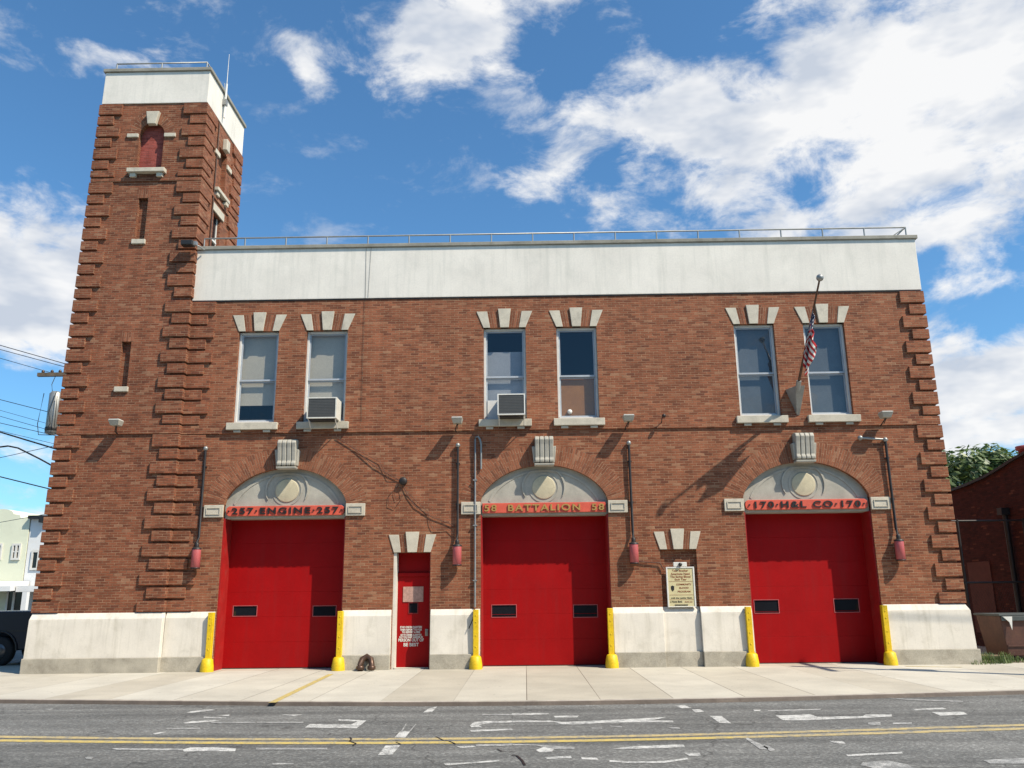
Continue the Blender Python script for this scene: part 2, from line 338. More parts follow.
for z, L in ((zA, [[(845, 128), (1026, 127), (1026, 131), (845, 132)], [(665, 152), (800, 151), (800, 155), (665, 156)], [(440, 232), (730, 234), (730, 242), (470, 240)], [(340, 269), (375, 266), (366, 277), (345, 277)], [(160, 76), (215, 74), (200, 80)]]),
             (zB, [[(0, 127), (190, 127), (190, 131), (0, 131)], [(0, 231), (285, 231), (285, 238), (0, 239)], [(65, 292), (150, 292), (150, 298), (65, 298)], [(905, 96), (1026, 96), (1026, 101), (905, 100)], [(580, 165), (598, 135), (603, 135), (586, 165)], [(612, 165), (638, 135), (643, 135), (618, 165)], [(880, 218), (1026, 214), (1026, 222), (880, 226)]]),
             (zC, [[(0, 215), (95, 218), (250, 228), (250, 236), (170, 236), (95, 222), (0, 221)], [(620, 149), (670, 149), (673, 157), (640, 154)], [(390, 142), (440, 145), (440, 149), (395, 147)], [(940, 190), (1024, 230), (1024, 238), (990, 235), (935, 195)], [(320, 150), (360, 150), (360, 155), (320, 155)]]),
             (zD, [[(380, 368), (480, 362), (560, 378), (580, 392), (420, 392), (370, 380)], [(860, 360), (1040, 350), (1040, 375), (890, 374)], [(470, 111), (780, 123), (780, 128), (560, 120)], [(400, 208), (450, 206), (450, 220), (400, 218)], [(0, 160), (210, 155), (210, 160), (0, 165)], [(0, 300), (30, 320), (10, 325), (-20, 305)]])):
    for p in L: poly(wf, z(p), -.0555)
tag(wm.build('road_marking', M['pwhite']), None, None, kind='structure')
tag(wf.build('worn_road_marking', M['pwhite2']), None, None, kind='structure')
YC = lambda x: -9.68 + 1.5*(1-math.exp(-(x+1)**2/92))
ym = MB(); yf = MB()
yx = [-60, -40, -25, -15]+[-12+i*.5 for i in range(49)]+[16, 25, 40, 60]
for a, b in zip(yx, yx[1:]):
    for o, mb in ((-.10, ym), (.17, yf)):
        if a >= 2.5 : mb = yf
        mb.quad([(a, YC(a)+o-.08, -.056), (b, YC(b)+o-.08, -.056), (b, YC(b)+o+.08, -.056), (a, YC(a)+o+.08, -.056)])
tag(ym.build('yellow_line', M['pyellow']), None, None, kind='structure')
tag(yf.build('worn_yellow_line', M['pyellow2']), None, None, kind='structure')
sy = MB(); a, b = gr(331, 674, .004), gr(272, 702.5, .004)
sy.quad([(b.x-.06, b.y, .004), (b.x+.06, b.y, .004), (a.x+.06, a.y, .004), (a.x-.06, a.y, .004)])
a, b = at(893, 668, -.35), at(922, 671, -.6)
sy.quad([(8.55, -.6, .004), (9.6, -1.0, .004), (9.6, -.93, .004), (8.55, -.5, .004)])
tag(sy.build('yellow_pavement_line', M['pyellow']), None, None, kind='structure')
cx_ = MB()
for pts in ([(632, 190), (350+4*0+2, 0)],): pass
def ribbon(mb, pts, w, z):
    P = [gr(u, v, z) for u, v in pts]
    for p, q in zip(P, P[1:]):
        d = (q-p).normalized(); n = Vector((-d.y, d.x, 0))*w
        mb.quad([p-n, q-n, q+n, p+n])
ribbon(cx_, zB([(376, 188), (382, 196), (374, 204), (400, 213), (388, 221)]), .011, -.0515)
ribbon(cx_, zB([(720, 186), (745, 198), (770, 203), (800, 215)]), .009, -.0515)
ribbon(cx_, zB([(560, 208), (580, 216)]), .008, -.0515)
ribbon(cx_, zC([(0, 258), (20, 262), (40, 280), (52, 300)]), .012, -.0515)
ribbon(cx_, zB([(965, 235), (985, 245), (1030, 246)]), .008, -.0515)
tag(cx_.build('road_crack', M['black']), None, None, kind='structure')

# ------------------------------------------------------------------ fire station
ST = thing('fire_station', 'two-storey red brick fire station with white parapet, corner tower and three red bay doors', 'fire station')
DX = [(-7.36, -4.36), (-1.06, 2.04), (5.34, 8.40)]          # bay openings
WX = [(-7.30, -6.26), (-5.54, -4.48), (-.98, .10), (.89, 1.92), (5.43, 6.46), (7.20, 8.25)]
WZ0, WZ1 = 5.92, 8.33
def arc(x0, x1, n=28, off=0):
    c = (x0+x1)/2; w = (x1-x0)/2; rise = .88; z0 = 3.88; Rr = (w*w+rise*rise)/(2*rise); P = []
    for i in range(n+1):
        th = math.pi*(1-i/n); dx = w*math.cos(th)
        P.append((c+dx,   .45*(z0+rise-Rr+math.sqrt(max(0, Rr*Rr-dx*dx)))+.55*(z0+rise*math.sqrt(max(0, 1-(dx/w)**2)))))
    if off:
        Q = []
        for i, p in enumerate(P):
            a = P[max(0, i-1)]; b = P[min(n, i+1)]; t = Vector((b[0]-a[0], b[1]-a[1])).normalized()
            nx, nz = -t.y, t.x
            if i in (0, n): nx, nz = (-1 if i == 0 else 1), .12
            Q.append((p[0]+nx*off, p[1]+nz*off))
        return Q
    return P
def panel(mb, x0, x1, z0, z1, holes, y):
    X = sorted({x0, x1} | {h[0] for h in holes} | {h[1] for h in holes}); Zs = sorted({z0, z1} | {h[2] for h in holes} | {h[3] for h in holes})
    X = [x for x in X if x0 <= x <= x1]; Zs = [z for z in Zs if z0 <= z <= z1]
    for a, b in zip(X, X[1:]):
        for c, d in zip(Zs, Zs[1:]):
            mx, mz = (a+b)/2, (c+d)/2
            if any(h[0] < mx < h[1] and h[2] < mz < h[3] for h in holes): continue
            mb.quad([(a, y, c), (b, y, c), (b, y, d), (a, y, d)])
def reveal(mb, h, y0, y1, bottom=True):
    a, b, c, d = h
    mb.quad([(a, y1, c), (a, y0, c), (a, y0, d), (a, y1, d)][::-1]); mb.quad([(b, y0, c), (b, y1, c), (b, y1, d), (b, y0, d)][::-1])
    mb.quad([(a, y0, d), (b, y0, d), (b, y1, d), (a, y1, d)])
    if bottom: mb.quad([(a, y0, c), (b, y0, c), (b, y1, c), (a, y1, c)])
TOPA = 4.78
wholes = [(a, b, WZ0, WZ1) for a, b in WX]; dholes = [(a, b, -.2, TOPA) for a, b in DX]
SDH = (-3.16, -2.27, -.2, 2.68); NIH = (3.25, 4.12, -.2, 2.68)
w = MB(); panel(w, -8.6, 10.3, -.2, 9.2, wholes+dholes+[SDH, NIH], 0)
for h in wholes: reveal(w, h, 0, .28)
reveal(w, SDH, 0, .42, False); reveal(w, NIH, 0, .1, False)
w.quad([(NIH[0], .1, -.2), (NIH[1], .1, -.2), (NIH[1], .1, 2.68), (NIH[0], .1, 2.68)])
for a, b in DX:
    A = arc(a, b)
    for p, q in zip(A, A[1:]):
        w.quad([(p[0], 0, p[1]), (q[0], 0, q[1]), (q[0], 0, TOPA), (p[0], 0, TOPA)])
        w.quad([(p[0], 0, p[1]), (p[0], .2, p[1]), (q[0], .2, q[1]), (q[0], 0, q[1])])
    w.quad([(a, 0, -.2), (a, .04, -.2), (a, .04, 3.9), (a, 0, 3.9)]); w.quad([(b, 0, -.2), (b, .04, -.2), (b, .04, 3.9), (b, 0, 3.9)])
w.quad([(10.3, 0, -.2), (10.3, 16, -.2), (10.3, 16, 9.2), (10.3, 0, 9.2)])
w.quad([(10.3, 16, -.2), (-11.5, 16, -.2), (-11.5, 16, 9.2), (10.3, 16, 9.2)])
w.quad([(-11.5, 16, -.2), (-11.5, 2.4, -.2), (-11.5, 2.4, 9.2), (-11.5, 16, 9.2)])
w.build('wall', M['brick'], ST)
rf = MB(); rf.box(-11.4, 10.25, .25, 15.9, 9.9, 10.0); rf.build('roof', M['coping'], ST)
# band course
bc = MB(); bc.box(-8.56, 10.34, -.04, .01, 5.645, 5.86); bc.build('band_course', M['brick'], ST)
# parapet
pp = MB(); pp.box(-8.58, 10.33, -.035, .24, 9.18, 10.59); pp.box(10.05, 10.33, .24, 16, 9.18, 10.59); pp.box(-11.5, 10.05, 15.8, 16.03, 9.18, 10.59); pp.build('parapet', M['parapet'], ST, .01)
cp = MB(); cp.box(-8.56, 10.39, -.085, .28, 10.59, 10.69); cp.box(10.0, 10.39, .28, 16.05, 10.59, 10.69); cp.build('coping', M['coping'], ST, .012)
fl = MB(); fl.box(-8.56, 10.31, -.02, .0, 9.15, 9.18); fl.build('shadow_line_strip', M['dark'], ST)  # dark strip drawn in as the shadow line under the parapet
# tower
def xl(z): return -11.655+.0115*z
TF, TB, TR = -.15, 2.72, -8.6
tw = MB()
sl = [(-10.21, -9.95, 10.87, 12.08), (-10.25, -10.0, 6.86, 8.06), (-10.37, -9.69, 12.93, 14.32)]
zs = [-.2, 3, 5.7, 6.86, 8.06, 10.87, 12.08, 12.93, 14.32, 14.95]
for a, b in zip(zs, zs[1:]):
    hs = [h for h in sl if h[2] < (a+b)/2 < h[3]]
    xr = -11.3
    tw.quad([(xl(a), TF, a), (xr, TF, a), (xr, TF, b), (xl(b), TF, b)])
    tw.quad([(xl(a), TB, a), (xl(a), TF, a), (xl(b), TF, b), (xl(b), TB, b)])
panel(tw, -11.3, TR, -.2, 14.95, sl, TF)
for h in sl[:2]: reveal(tw, h, TF, TF+.12)
tw.quad([(TR, TB, -.2), (-11.6, TB, -.2), (-11.5, TB, 14.95), (TR, TB, 14.95)])
for h in sl[:2]: tw.quad([(h[0], TF+.12, h[2]), (h[1], TF+.12, h[2]), (h[1], TF+.12, h[3]), (h[0], TF+.12, h[3])])
# arched blind window reveal and spandrels
h = sl[2]; cxx = (h[0]+h[1])/2; rr = (h[1]-h[0])/2; zsp = 13.98
AP = [(cxx-rr*math.cos(math.pi*i/14), zsp+rr*math.sin(math.pi*i/14)) for i in range(15)]
for p, q in zip(AP, AP[1:]):
    tw.quad([(p[0], TF, p[1]), (q[0], TF, q[1]), (q[0], TF, 14.32), (p[0], TF, 14.32)])
    tw.quad([(p[0], TF, p[1]), (p[0], TF+.14, p[1]), (q[0], TF+.14, q[1]), (q[0], TF, q[1])])
for x in (h[0], h[1]): tw.quad([(x, TF, 12.93), (x, TF+.14, 12.93), (x, TF+.14, zsp), (x, TF, zsp)])
# east face, y-z panel with two openings (lower window, arched blind window)
def eface(mb, holes, x):
    Y = sorted({TF, TB} | {q for h in holes for q in h[:2]}); Zz = sorted({-.2, 14.95} | {q for h in holes for q in h[2:]})
    for a, b in zip(Y, Y[1:]):
        for c, d in zip(Zz, Zz[1:]):
            if any(h[0] < (a+b)/2 < h[1] and h[2] < (c+d)/2 < h[3] for h in holes): continue
            mb.quad([(x, a, c), (x, b, c), (x, b, d), (x, a, d)])
EW = (.98, 1.52, 10.72, 12.2); EA = (1.0, 1.62, 12.95, 14.25)
eface(tw, [EW, EA], TR)
for h, dp in ((EW, .15), (EA, .14)):
    a, b, c, d = h
    tw.quad([(TR, a, c), (TR-dp, a, c), (TR-dp, a, d), (TR, a, d)]); tw.quad([(TR, b, c), (TR-dp, b, c), (TR-dp, b, d), (TR, b, d)])
    tw.quad([(TR, a, d), (TR-dp, a, d), (TR-dp, b, d), (TR, b, d)])
tw.build('tower', M['brick_tower'], ST)
tb = MB(); tb.box(xl(12.6)-.04, TR+.04, TF-.04, TB+.04, 12.56, 12.66); tb.build('tower_band', M['brick_tower'], ST)
tb = MB(); tb.box(xl(5.7)-.04, TR+.04, TF-.04, TB, 5.645, 5.86); tb.build('tower_band', M['brick_tower'], ST)
cpp = MB(); cpp.frus((xl(14.9)-.02, TR+.03, TF-.03, TB+.03), 14.92, (xl(15.9)-.02, TR+.03, TF-.03, TB+.03), 15.9); cpp.build('tower_parapet', M['parapet'], ST, .01)
cpc = MB(); cpc.box(xl(15.9)-.07, TR+.08, TF-.08, TB+.08, 15.9, 16.0); cpc.build('tower_coping', M['coping'], ST, .012)
bw = MB(); bw.prism([(sl[2][0], 12.93), (sl[2][1], 12.93)]+[(p[0], p[1]) for p in AP[::-1]], TF+.14, TF+.2)
bwo = bw.build('blind_window', M['brick_paint'], ST)
b2 = MB(); b2.box(-10.55, -9.53, TF-.16, TF+.02, 12.78, 12.9); b2.box(-10.48, -10.32, TF-.1, TF, 12.66, 12.78); b2.box(-9.76, -9.6, TF-.1, TF, 12.66, 12.78); b2.build('sill', M['stone'], bwo, .012)
for xa in (-10.70, -9.68):
    b2 = MB(); b2.box(xa, xa+.31, TF-.05, TF+.02, 13.88, 13.99); b2.build('impost_stone', M['stone'], bwo, .012)
b2 = MB(); b2.prism([(-10.14, 14.24), (-9.92, 14.24), (-9.84, 14.62), (-10.2, 14.62)], TF-.12, TF+.02); b2.build('keystone', M['stone'], bwo, .012)
ring = MB(); OP = [(cxx-(rr+.3)*math.cos(math.pi*i/14), zsp+(rr+.3)*math.sin(math.pi*i/14)) for i in range(15)]
for i in range(14):
    ring.quad([(AP[i][0], TF-.004, AP[i][1]), (AP[i+1][0], TF-.004, AP[i+1][1]), (OP[i+1][0], TF-.004, OP[i+1][1]), (OP[i][0], TF-.004, OP[i][1])], [(0, i*.072*1.2), (0, (i+1)*.072*1.2), (.3, (i+1)*.072*1.2), (.3, i*.072*1.2)])
ring.build('arch_ring', M['brick_arch'], bwo)
for h in sl[:2]:
    s_ = MB(); s_.box(h[0]-.05, h[1]+.05, TF-.06, TF+.12, h[2]-.13, h[2]); so = s_.build('slit_window', M['stone'], ST, .01)
    s2 = MB()
    s2.quad([(h[0]-.06, TF-.003, h[3]), (h[1]+.06, TF-.003, h[3]), (h[1]+.06, TF-.003, h[3]+.25), (h[0]-.06, TF-.003, h[3]+.25)], [(0, 0), (0, .38), (.3, .38), (.3, 0)])
    s2.build('soldier_lintel', M['brick_arch'], so)
# east side openings
e = MB(); e.box(TR-.2, TR-.14, EA[0], EA[1], EA[2], EA[3]); eo = e.build('blind_window', M['brick_tower'], ST)
e = MB(); e.box(TR, TR+.13, EA[0]-.16, EA[1]+.16, 12.8, 12.9); e.box(TR, TR+.09, EA[0]-.1, EA[0]+.08, 12.67, 12.78); e.box(TR, TR+.12, EA[1]-.08, EA[1]+.1, 12.67, 12.78); e.build('sill', M['stone'], eo, .01)
for ya in (EA[0]-.34, EA[1]):
    e = MB(); e.box(TR, TR+.05, ya, ya+.34, 13.86, 14.0); e.build('impost_stone', M['stone'], eo, .01)
e = MB(); e.box(TR, TR+.14, 1.2, 1.45, 14.25, 14.6); e.build('keystone', M['stone'], eo, .02)
e = MB(); e.box(TR-.13, TR-.09, EW[0], EW[0]+.04, EW[2], EW[3]); e.box(TR-.13, TR-.09, EW[1]-.05, EW[1], EW[2], EW[3]); e.box(TR-.13, TR-.05, EW[0]+.07, EW[1]-.07, 11.4, 11.46); eo = e.build('window', M['white'], ST)
e = MB(); e.box(TR-.12, TR-.11, EW[0], EW[1], EW[2], EW[3]); e.build('pane', M['dglass'], eo)
e = MB(); e.box(TR-.01, TR+.04, EW[0]-.15, EW[1]+.15, 12.2, 12.42); e.build('lintel', M['stone'], eo)
# quoins
def quoins(mb, z0, z1, place, gap=.058):
    z = z1; k = 0
    while z > z0+.12:
        hh = .305 if k % 2 == 0 else .247
        zb = max(z0, z-hh); place(mb, k % 2, zb, z); z = zb-gap; k += 1
Q = .06
def q_right(mb, s, a, b): mb.box(10.3-(.56 if s == 0 else .36), 10.3+Q, -Q, .5 if s == 0 else .35, a, b)
def q_left(mb, s, a, b):
    L = .58 if s == 0 else .38
    mb.frus((xl(a)-Q, xl(a)+L, TF-Q, TF+.5), a, (xl(b)-Q, xl(b)+L, TF-Q, TF+.5), b)
def q_mid(mb, s, a, b): mb.box(TR-(.60 if s == 0 else .40), TR+Q, TF-Q, TF+(.75 if s == 0 else .55), a, b)
def q_midlow(mb, s, a, b):
    mb.box(TR-(.60 if s == 0 else .40), TR+Q, TF-Q, -Q-.002, a, b); mb.box(TR, TR+(.66 if s == 0 else .47), -Q, .02, a, b)
def q_back(mb, s, a, b): mb.box(TR-.1, TR+Q, TB-(.75 if s == 0 else .55), TB+Q, a, b)
for fn, rng, mt in ((q_right, [(1.36, 5.62), (5.89, 9.14)], 'brick'), (q_left, [(1.36, 5.62), (5.89, 12.53), (12.69, 14.88)], 'brick_tower'),
                    (q_mid, [(9.2, 12.53), (12.69, 14.88)], 'brick_tower'), (q_midlow, [(1.36, 5.62), (5.89, 9.14)], 'brick_tower'), (q_back, [(10.7, 12.53), (12.69, 14.88)], 'brick_tower')):
    m_ = MB()
    for a, b in rng: quoins(m_, a, b, fn)
    m_.build('quoin_stack', M[mt], ST, .006)
# base
def base_piece(x0, x1, yf, lext=0, rext=0, rear=.3):
    b = MB(); b.frus((x0-lext*1.2, x1+rext*1.2, yf-.12, rear), .33, (x0-lext, x1+rext, yf-.095, rear), 1.2)
    b.frus((x0-lext, x1+rext, yf-.095, rear), 1.2, (x0-lext*.2, x1+rext*.2, yf-.03, rear), 1.345)
    o = b.build('base', M['base'], ST, .008)
    g_ = MB(); x = x0-lext*1.7
    g_.box(x0-lext*1.7, x1+rext*1.7, yf-.165, rear, -.1, .335); g_.build('plinth', M['granite'], o, .012)
base_piece(-11.66, -8.57, TF, .04, .03, 2.7); base_piece(-8.53, -7.38, 0); base_piece(-4.34, -3.18, 0, rear=.02); base_piece(-2.25, -1.08, 0, rear=.02); base_piece(2.06, 3.24, 0, rear=.02)
base_piece(3.242, 4.118, .1, rear=.12); base_piece(4.12, 5.32, 0, rear=.02); base_piece(8.42, 10.31, 0, 0, .1, 16)
# bays
def textmesh(name, s, size, mat, parent, x, y, z, extrude=.01, sx=1.0, offset=0.0, space=1.0, align='CENTER'):
    cu = bpy.data.curves.new('t', 'FONT'); cu.body = s; cu.size = size; cu.extrude = extrude; cu.align_x = align; cu.align_y = 'CENTER'; cu.offset = offset; cu.space_character = space
    o = bpy.data.objects.new('t', cu); col.objects.link(o); bpy.context.view_layer.update()
    me = bpy.data.meshes.new_from_object(o.evaluated_get(bpy.context.evaluated_depsgraph_get())); bpy.data.objects.remove(o)
    for v in me.vertices: v.co = (v.co.x*sx, -v.co.z, v.co.y)
    me.materials.clear(); me.materials.append(mat); me.name = name
    o = bpy.data.objects.new(name, me); col.objects.link(o); o.parent = parent; o.location = (x, y, z); return o
TXT = [('·257·ENGINE·257·', 'black'), ('58  BATTALION  58', 'gold'), ('·170·H&L CO·170·', 'black')]
DY = .58
wpx = [((233, 257, 606, 616), (313, 336, 606, 616)), ((492, 516, 605, 617), (574, 597, 605, 617)), ((755, 778, 600, 613), (835, 858, 599, 612))]
for i, (a, b) in enumerate(DX):
    c = (a+b)/2
    r_ = MB(); A = arc(a, b, 40); O = arc(a, b, 40, .5); s = 0
    for k in range(40):
        ds = math.hypot((A[k+1][0]+O[k+1][0]-A[k][0]-O[k][0])/2, (A[k+1][1]+O[k+1][1]-A[k][1]-O[k][1])/2)
        P = [(A[k][0], A[k][1]), (O[k][0], O[k][1]), (O[k+1][0], O[k+1][1]), (A[k+1][0], A[k+1][1])]
        for off_ in (0,):
            r_.quad([(P[0][0], -.005, P[0][1]), (P[3][0], -.005, P[3][1]), (P[2][0], -.005, P[2][1]), (P[1][0], -.005, P[1][1])], [(0, s), (0, s+ds), (.499, s+ds), (.499, s)])
            s += ds
    r_.build('arch_ring', M['brick_arch'], ST)
    # tympanum
    t = MB(); t.prism([(a, 3.86), (b, 3.86)]+[p for p in A[::-1]], .12, .3); to = t.build('tympanum', M['stone_grey'], ST)
    cz = 4.22
    rg = MB()
    for rad, wd in ((.34, .03), (1.2, .035)):
        rngs = [(0, 64)] if rad < 1 else []
        for n0, n1 in rngs:
            for k in range(n0, n1):
                t0, t1 = 2*math.pi*k/64, 2*math.pi*(k+1)/64
                p = [(c+rr_*math.cos(t_), yy, cz+rr_*math.sin(t_)) for rr_, yy in ((rad, .108), (rad+wd, .108), (rad+wd, .13), (rad, .13)) for t_ in (t0, t1)]
                rg.add(p, [(0, 2, 3, 1), (2, 4, 5, 3), (6, 0, 1, 7)])
    rg.build('moulding', M['stone_grey'], to)
    def strip(mb, P, Q_, y0, y1):
        for k in range(len(P)-1):
            p = [(P[k][0], y0, P[k][1]), (P[k+1][0], y0, P[k+1][1]), (Q_[k+1][0], y0, Q_[k+1][1]), (Q_[k][0], y0, Q_[k][1])]
            p += [(x, y1, z) for x, _, z in p]
            mb.add(p, [(0, 1, 2, 3), (0, 4, 5, 1), (3, 2, 6, 7)]+([(0, 3, 7, 4)] if k == 0 else [])+([(1, 5, 6, 2)] if k == len(P)-2 else []))
    for a0, a1 in ((-.45, .95), (math.pi-.95, math.pi+.45)):
        rib = MB(); TH = [a0+(a1-a0)*k/12 for k in range(13)]; wd_ = [.015+.03*math.sin(math.pi*k/12) for k in range(13)]
        strip(rib, [(c+.50*math.cos(x), cz+.50*math.sin(x)) for x in TH], [(c+(.50+w__)*math.cos(x), cz+(.50+w__)*math.sin(x)) for x, w__ in zip(TH, wd_)], .09, .13); rib.build('relief_rib', M['stone_grey'], to)
    rib = MB(); P_ = arc(a+.16, b-.16, 30); P_ = [(x, z-.1) for x, z in P_ if z-.1 > 3.87]; Q__ = arc(a+.21, b-.21, 30); Q__ = [(x, z-.15) for (x, z), (x2, z2) in zip(Q__, arc(a+.16, b-.16, 30)) if z2-.1 > 3.87]
    strip(rib, P_, Q__, .105, .13); rib.build('border_moulding', M['stone_grey'], to)
    d = MB(); d.lathe((c, .12, cz), [(.29, 0), (.29, .012), (.27, .016), (.001, .018)], 32, 'y'); d.build('roundel', M['tan'], to)
    # lintel and sign
    l_ = MB(); l_.box(a, b, .1, .55, 3.545, 3.86); l_.build('lintel', M['stone_grey'], ST)
    sb = MB(); x0, x1 = a+.04, b-.04
    if i == 1: sb.box(x0, x1, .03, .1, 3.60, 3.84)
    else: sb.prism([(x0+.08, 3.60), (x1-.08, 3.60), (x1-.02, 3.64), (x1, 3.72), (x1-.02, 3.80), (x1-.08, 3.84), (x0+.08, 3.84), (x0+.02, 3.80), (x0, 3.72), (x0+.02, 3.64)], .03, .1)
    so = sb.build('sign_board', M['signred'], ST, .008)
    so['label'] = ['red signboard reading 257 ENGINE 257', 'red signboard reading 58 BATTALION 58 in gold', 'red signboard reading 170 H&L CO 170'][i]
    s_, m_ = TXT[i]
    tx = textmesh('lettering', s_, .215, M[m_], so, c, .016, 3.72, .013, 1.0, .004, 1.25)
    wd = tx.dimensions.x or 1
    xsv = [v.co.x for v in tx.data.vertices]; wd = max(xsv)-min(xsv); mid = (max(xsv)+min(xsv))/2
    k = (2.82 if i != 1 else 2.92)/wd
    for v in tx.data.vertices: v.co.x = (v.co.x-mid)*k
    zv = [v.co.z for v in tx.data.vertices]; mz = (max(zv)+min(zv))/2
    for v in tx.data.vertices: v.co.z -= mz
    # imposts
    for xa, xb in ((a-.48, a), (b, b+.48)):
        im = MB(); im.box(xa+.004, xb-.004, -.05, 0.02, 3.57, 3.87)
        io = im.build('impost_block', M['stone'], ST, .008)
        im = MB()
        for q in ((xa+.07, xb-.07, 3.635, 3.65), (xa+.07, xb-.07, 3.79, 3.805), (xa+.07, xa+.085, 3.65, 3.79), (xb-.085, xb-.07, 3.65, 3.79)): im.box(q[0], q[1], -.068, -.05, q[2], q[3])
        im.build('moulding', M['stone'], io)
    # keystone: fluted scroll
    ks = MB(); kx = c+.02
    prof = [(-.01, 4.78), (-.22, 4.80), (-.23, 4.86), (-.19, 4.92), (-.24, 5.25), (-.27, 5.36), (-.22, 5.44), (-.1, 5.46), (0.02, 5.46), (.02, 4.78)]
    for q in range(4):
        xa = kx-.23+q*.117; ks.prism_x([(y, z) for y, z in prof], xa+.006, xa+.111)
    ks.frus((kx-.26, kx+.26, -.14, .02), 4.80, (kx-.3, kx+.3, -.18, .02), 5.2); ks.frus((kx-.24, kx+.24, -.2, .02), 4.72, (kx-.25, kx+.25, -.21, .02), 4.78)
    ks.build('keystone', M['stone_grey'], ST, .018)
    # jambs
    for xa, xb in ((a, a+.03), (b-.03, b)):
        j = MB(); j.box(xa, xb, .04, DY+.1, -.05, 3.55); j.build('door_jamb', M['red_jamb'], ST)
    # door: sectional panels with grooves
    d = MB(); npan = 8; hh = 3.55/npan
    W = []
    for (u0, u1, v0, v1) in wpx[i]:
        p, q = at(u0, v1, DY), at(u1, v0, DY); W.append((p.x, q.x, p.z, q.z))
    zc = [0.02+3.53*k/6 for k in range(7)]
    holes = [tuple(h_) for h_ in W]
    for k in range(6):
        panel(d, a+.03, b-.03, zc[k]+.008, zc[k+1], [h_ for h_ in holes], DY)
        d.quad([(a+.03, DY, zc[k]), (b-.03, DY, zc[k]), (b-.03, DY+.004, zc[k]+.004), (a+.03, DY+.004, zc[k]+.004)])
        d.quad([(a+.03, DY+.004, zc[k]+.004), (b-.03, DY+.004, zc[k]+.004), (b-.03, DY, zc[k]+.008), (a+.03, DY, zc[k]+.008)])
    d.box(a+.03, b-.03, DY+.02, DY+.025, 0.3, .31)
    do = d.build('bay_door', M['red'], ST)
    do['label'] = ['red bay door under the ENGINE sign', 'red bay door under the BATTALION sign', 'red bay door under the H&L CO sign'][i]
    for h_ in W:
        f = MB()
        for q in ((h_[0]-.016, h_[1]+.016, h_[2]-.016, h_[2]), (h_[0]-.016, h_[1]+.016, h_[3], h_[3]+.016), (h_[0]-.016, h_[0], h_[2], h_[3]), (h_[1], h_[1]+.016, h_[2], h_[3])): f.box(q[0], q[1], DY-.008, DY+.02, q[2], q[3])
        f.build('window_frame', M['siren'], do)
        f = MB(); f.box(h_[0], h_[1], DY+.012, DY+.018, h_[2], h_[3]); f.build('pane', M['dglass'], do)
    f = MB(); f.box(a+.03, b-.03, DY-.006, DY+.06, 0, .02); f.build('bottom_seal', M['black'], do)
# side door
def keyarch(parent, x0, x1, z0, hh, spread, mat='stone', full=True):
    c = (x0+x1)/2; s = spread
    o = []
    o.append([(x0, z0), (x0+.17, z0), (x0+.17-.42*s, z0+hh), (x0-s, z0+hh)])
    o.append([(x1-.17, z0), (x1, z0), (x1+s, z0+hh), (x1-.17+.42*s, z0+hh)])
    for p in o:
        m_ = MB(); m_.prism(p, -.02, .1); m_.build('springer_stone', M[mat], parent, .006)
    m_ = MB(); m_.prism([(c-.11, z0), (c+.11, z0), (c+.165, z0+hh+.065), (c-.165, z0+hh+.065)], -.045, .1); m_.build('keystone', M[mat], parent, .006)
    for (p0, p1, q0, q1) in ((x0+.17, c-.11, x0+.17-.42*s, c-.165), (c+.11, x1-.17, c+.165, x1-.17+.42*s)):
        m_ = MB(); m_.quad([(p0, -.006, z0), (p1, -.006, z0), (q1, -.006, z0+hh), (q0, -.006, z0+hh)], [(0, 0), (0, p1-p0), (.45, p1-p0), (.45, 0)])
        m_.build('soldier_bricks', M['brick_arch'], parent)
d = MB(); hx0, hx1 = -3.09, -2.29; nt = (0, 0)
p, q = at(409, 613, .3), at(417.5, 603, .3); ph = (p.x, q.x, p.z, q.z)
panel(d, hx0, hx1, .02, 2.12, [ph], .3); d.box(hx0, hx1, .26, .3, 2.12, 2.2)
sdo = d.build('side_door', M['red'], ST); sdo['label'] = 'narrow red side door with stencilled notice'
d = MB(); d.box(ph[0], ph[1], .315, .32, ph[2], ph[3]); d.build('pane', M['dglass'], sdo)
d = MB()
for q_ in ((ph[0]-.02, ph[1]+.02, ph[2]-.02, ph[2]), (ph[0]-.02, ph[1]+.02, ph[3], ph[3]+.02), (ph[0]-.02, ph[0], ph[2], ph[3]), (ph[1], ph[1]+.02, ph[2], ph[3])): d.box(q_[0], q_[1], .29, .31, q_[2], q_[3])
d.build('pane_frame', M['red_dark'], sdo)
d = MB(); d.quad([(hx0, .34, 2.2), (hx1, .34, 2.2), (hx1, .34, 2.68), (hx0, .34, 2.68)]); d.build('transom_panel', M['red'], sdo)
p, q = at(403, 602, .3), at(423.5, 586.5, .3); d = MB(); d.box(p.x, q.x, .285, .298, p.z, q.z); d.build('notice', M['notice'], sdo)
d = MB(); p = at(426.5, 632, .3); d.box(p.x-.03, p.x+.04, .27, .3, p.z-.09, p.z+.07); d.tube([(p.x, .27, p.z), (p.x, .23, p.z)], .025, 10); d.build('handle', M['galv'], sdo, .005)
d = MB(); d.box(-3.16, -3.09, .02, .4, 0, 2.68); d.build('door_jamb', M['base'], sdo)
d = MB(); d.box(-2.29, -2.27, .03, .4, 0, 2.68); d.build('door_jamb', M['red_dark'], sdo)
d = MB(); d.box(-3.12, -2.29, .02, .4, -.03, .02); d.build('threshold', M['concrete'], sdo)
lines = ['IF NO ONE IN QUARTERS', 'THEN REPORT TO BOX', 'TO REPORT A FIRE', 'GO TO CORNER ALARM BOX', 'BUT YOU MUST ANSWER IN', 'PERSON OUT OF', 'BE BEST']
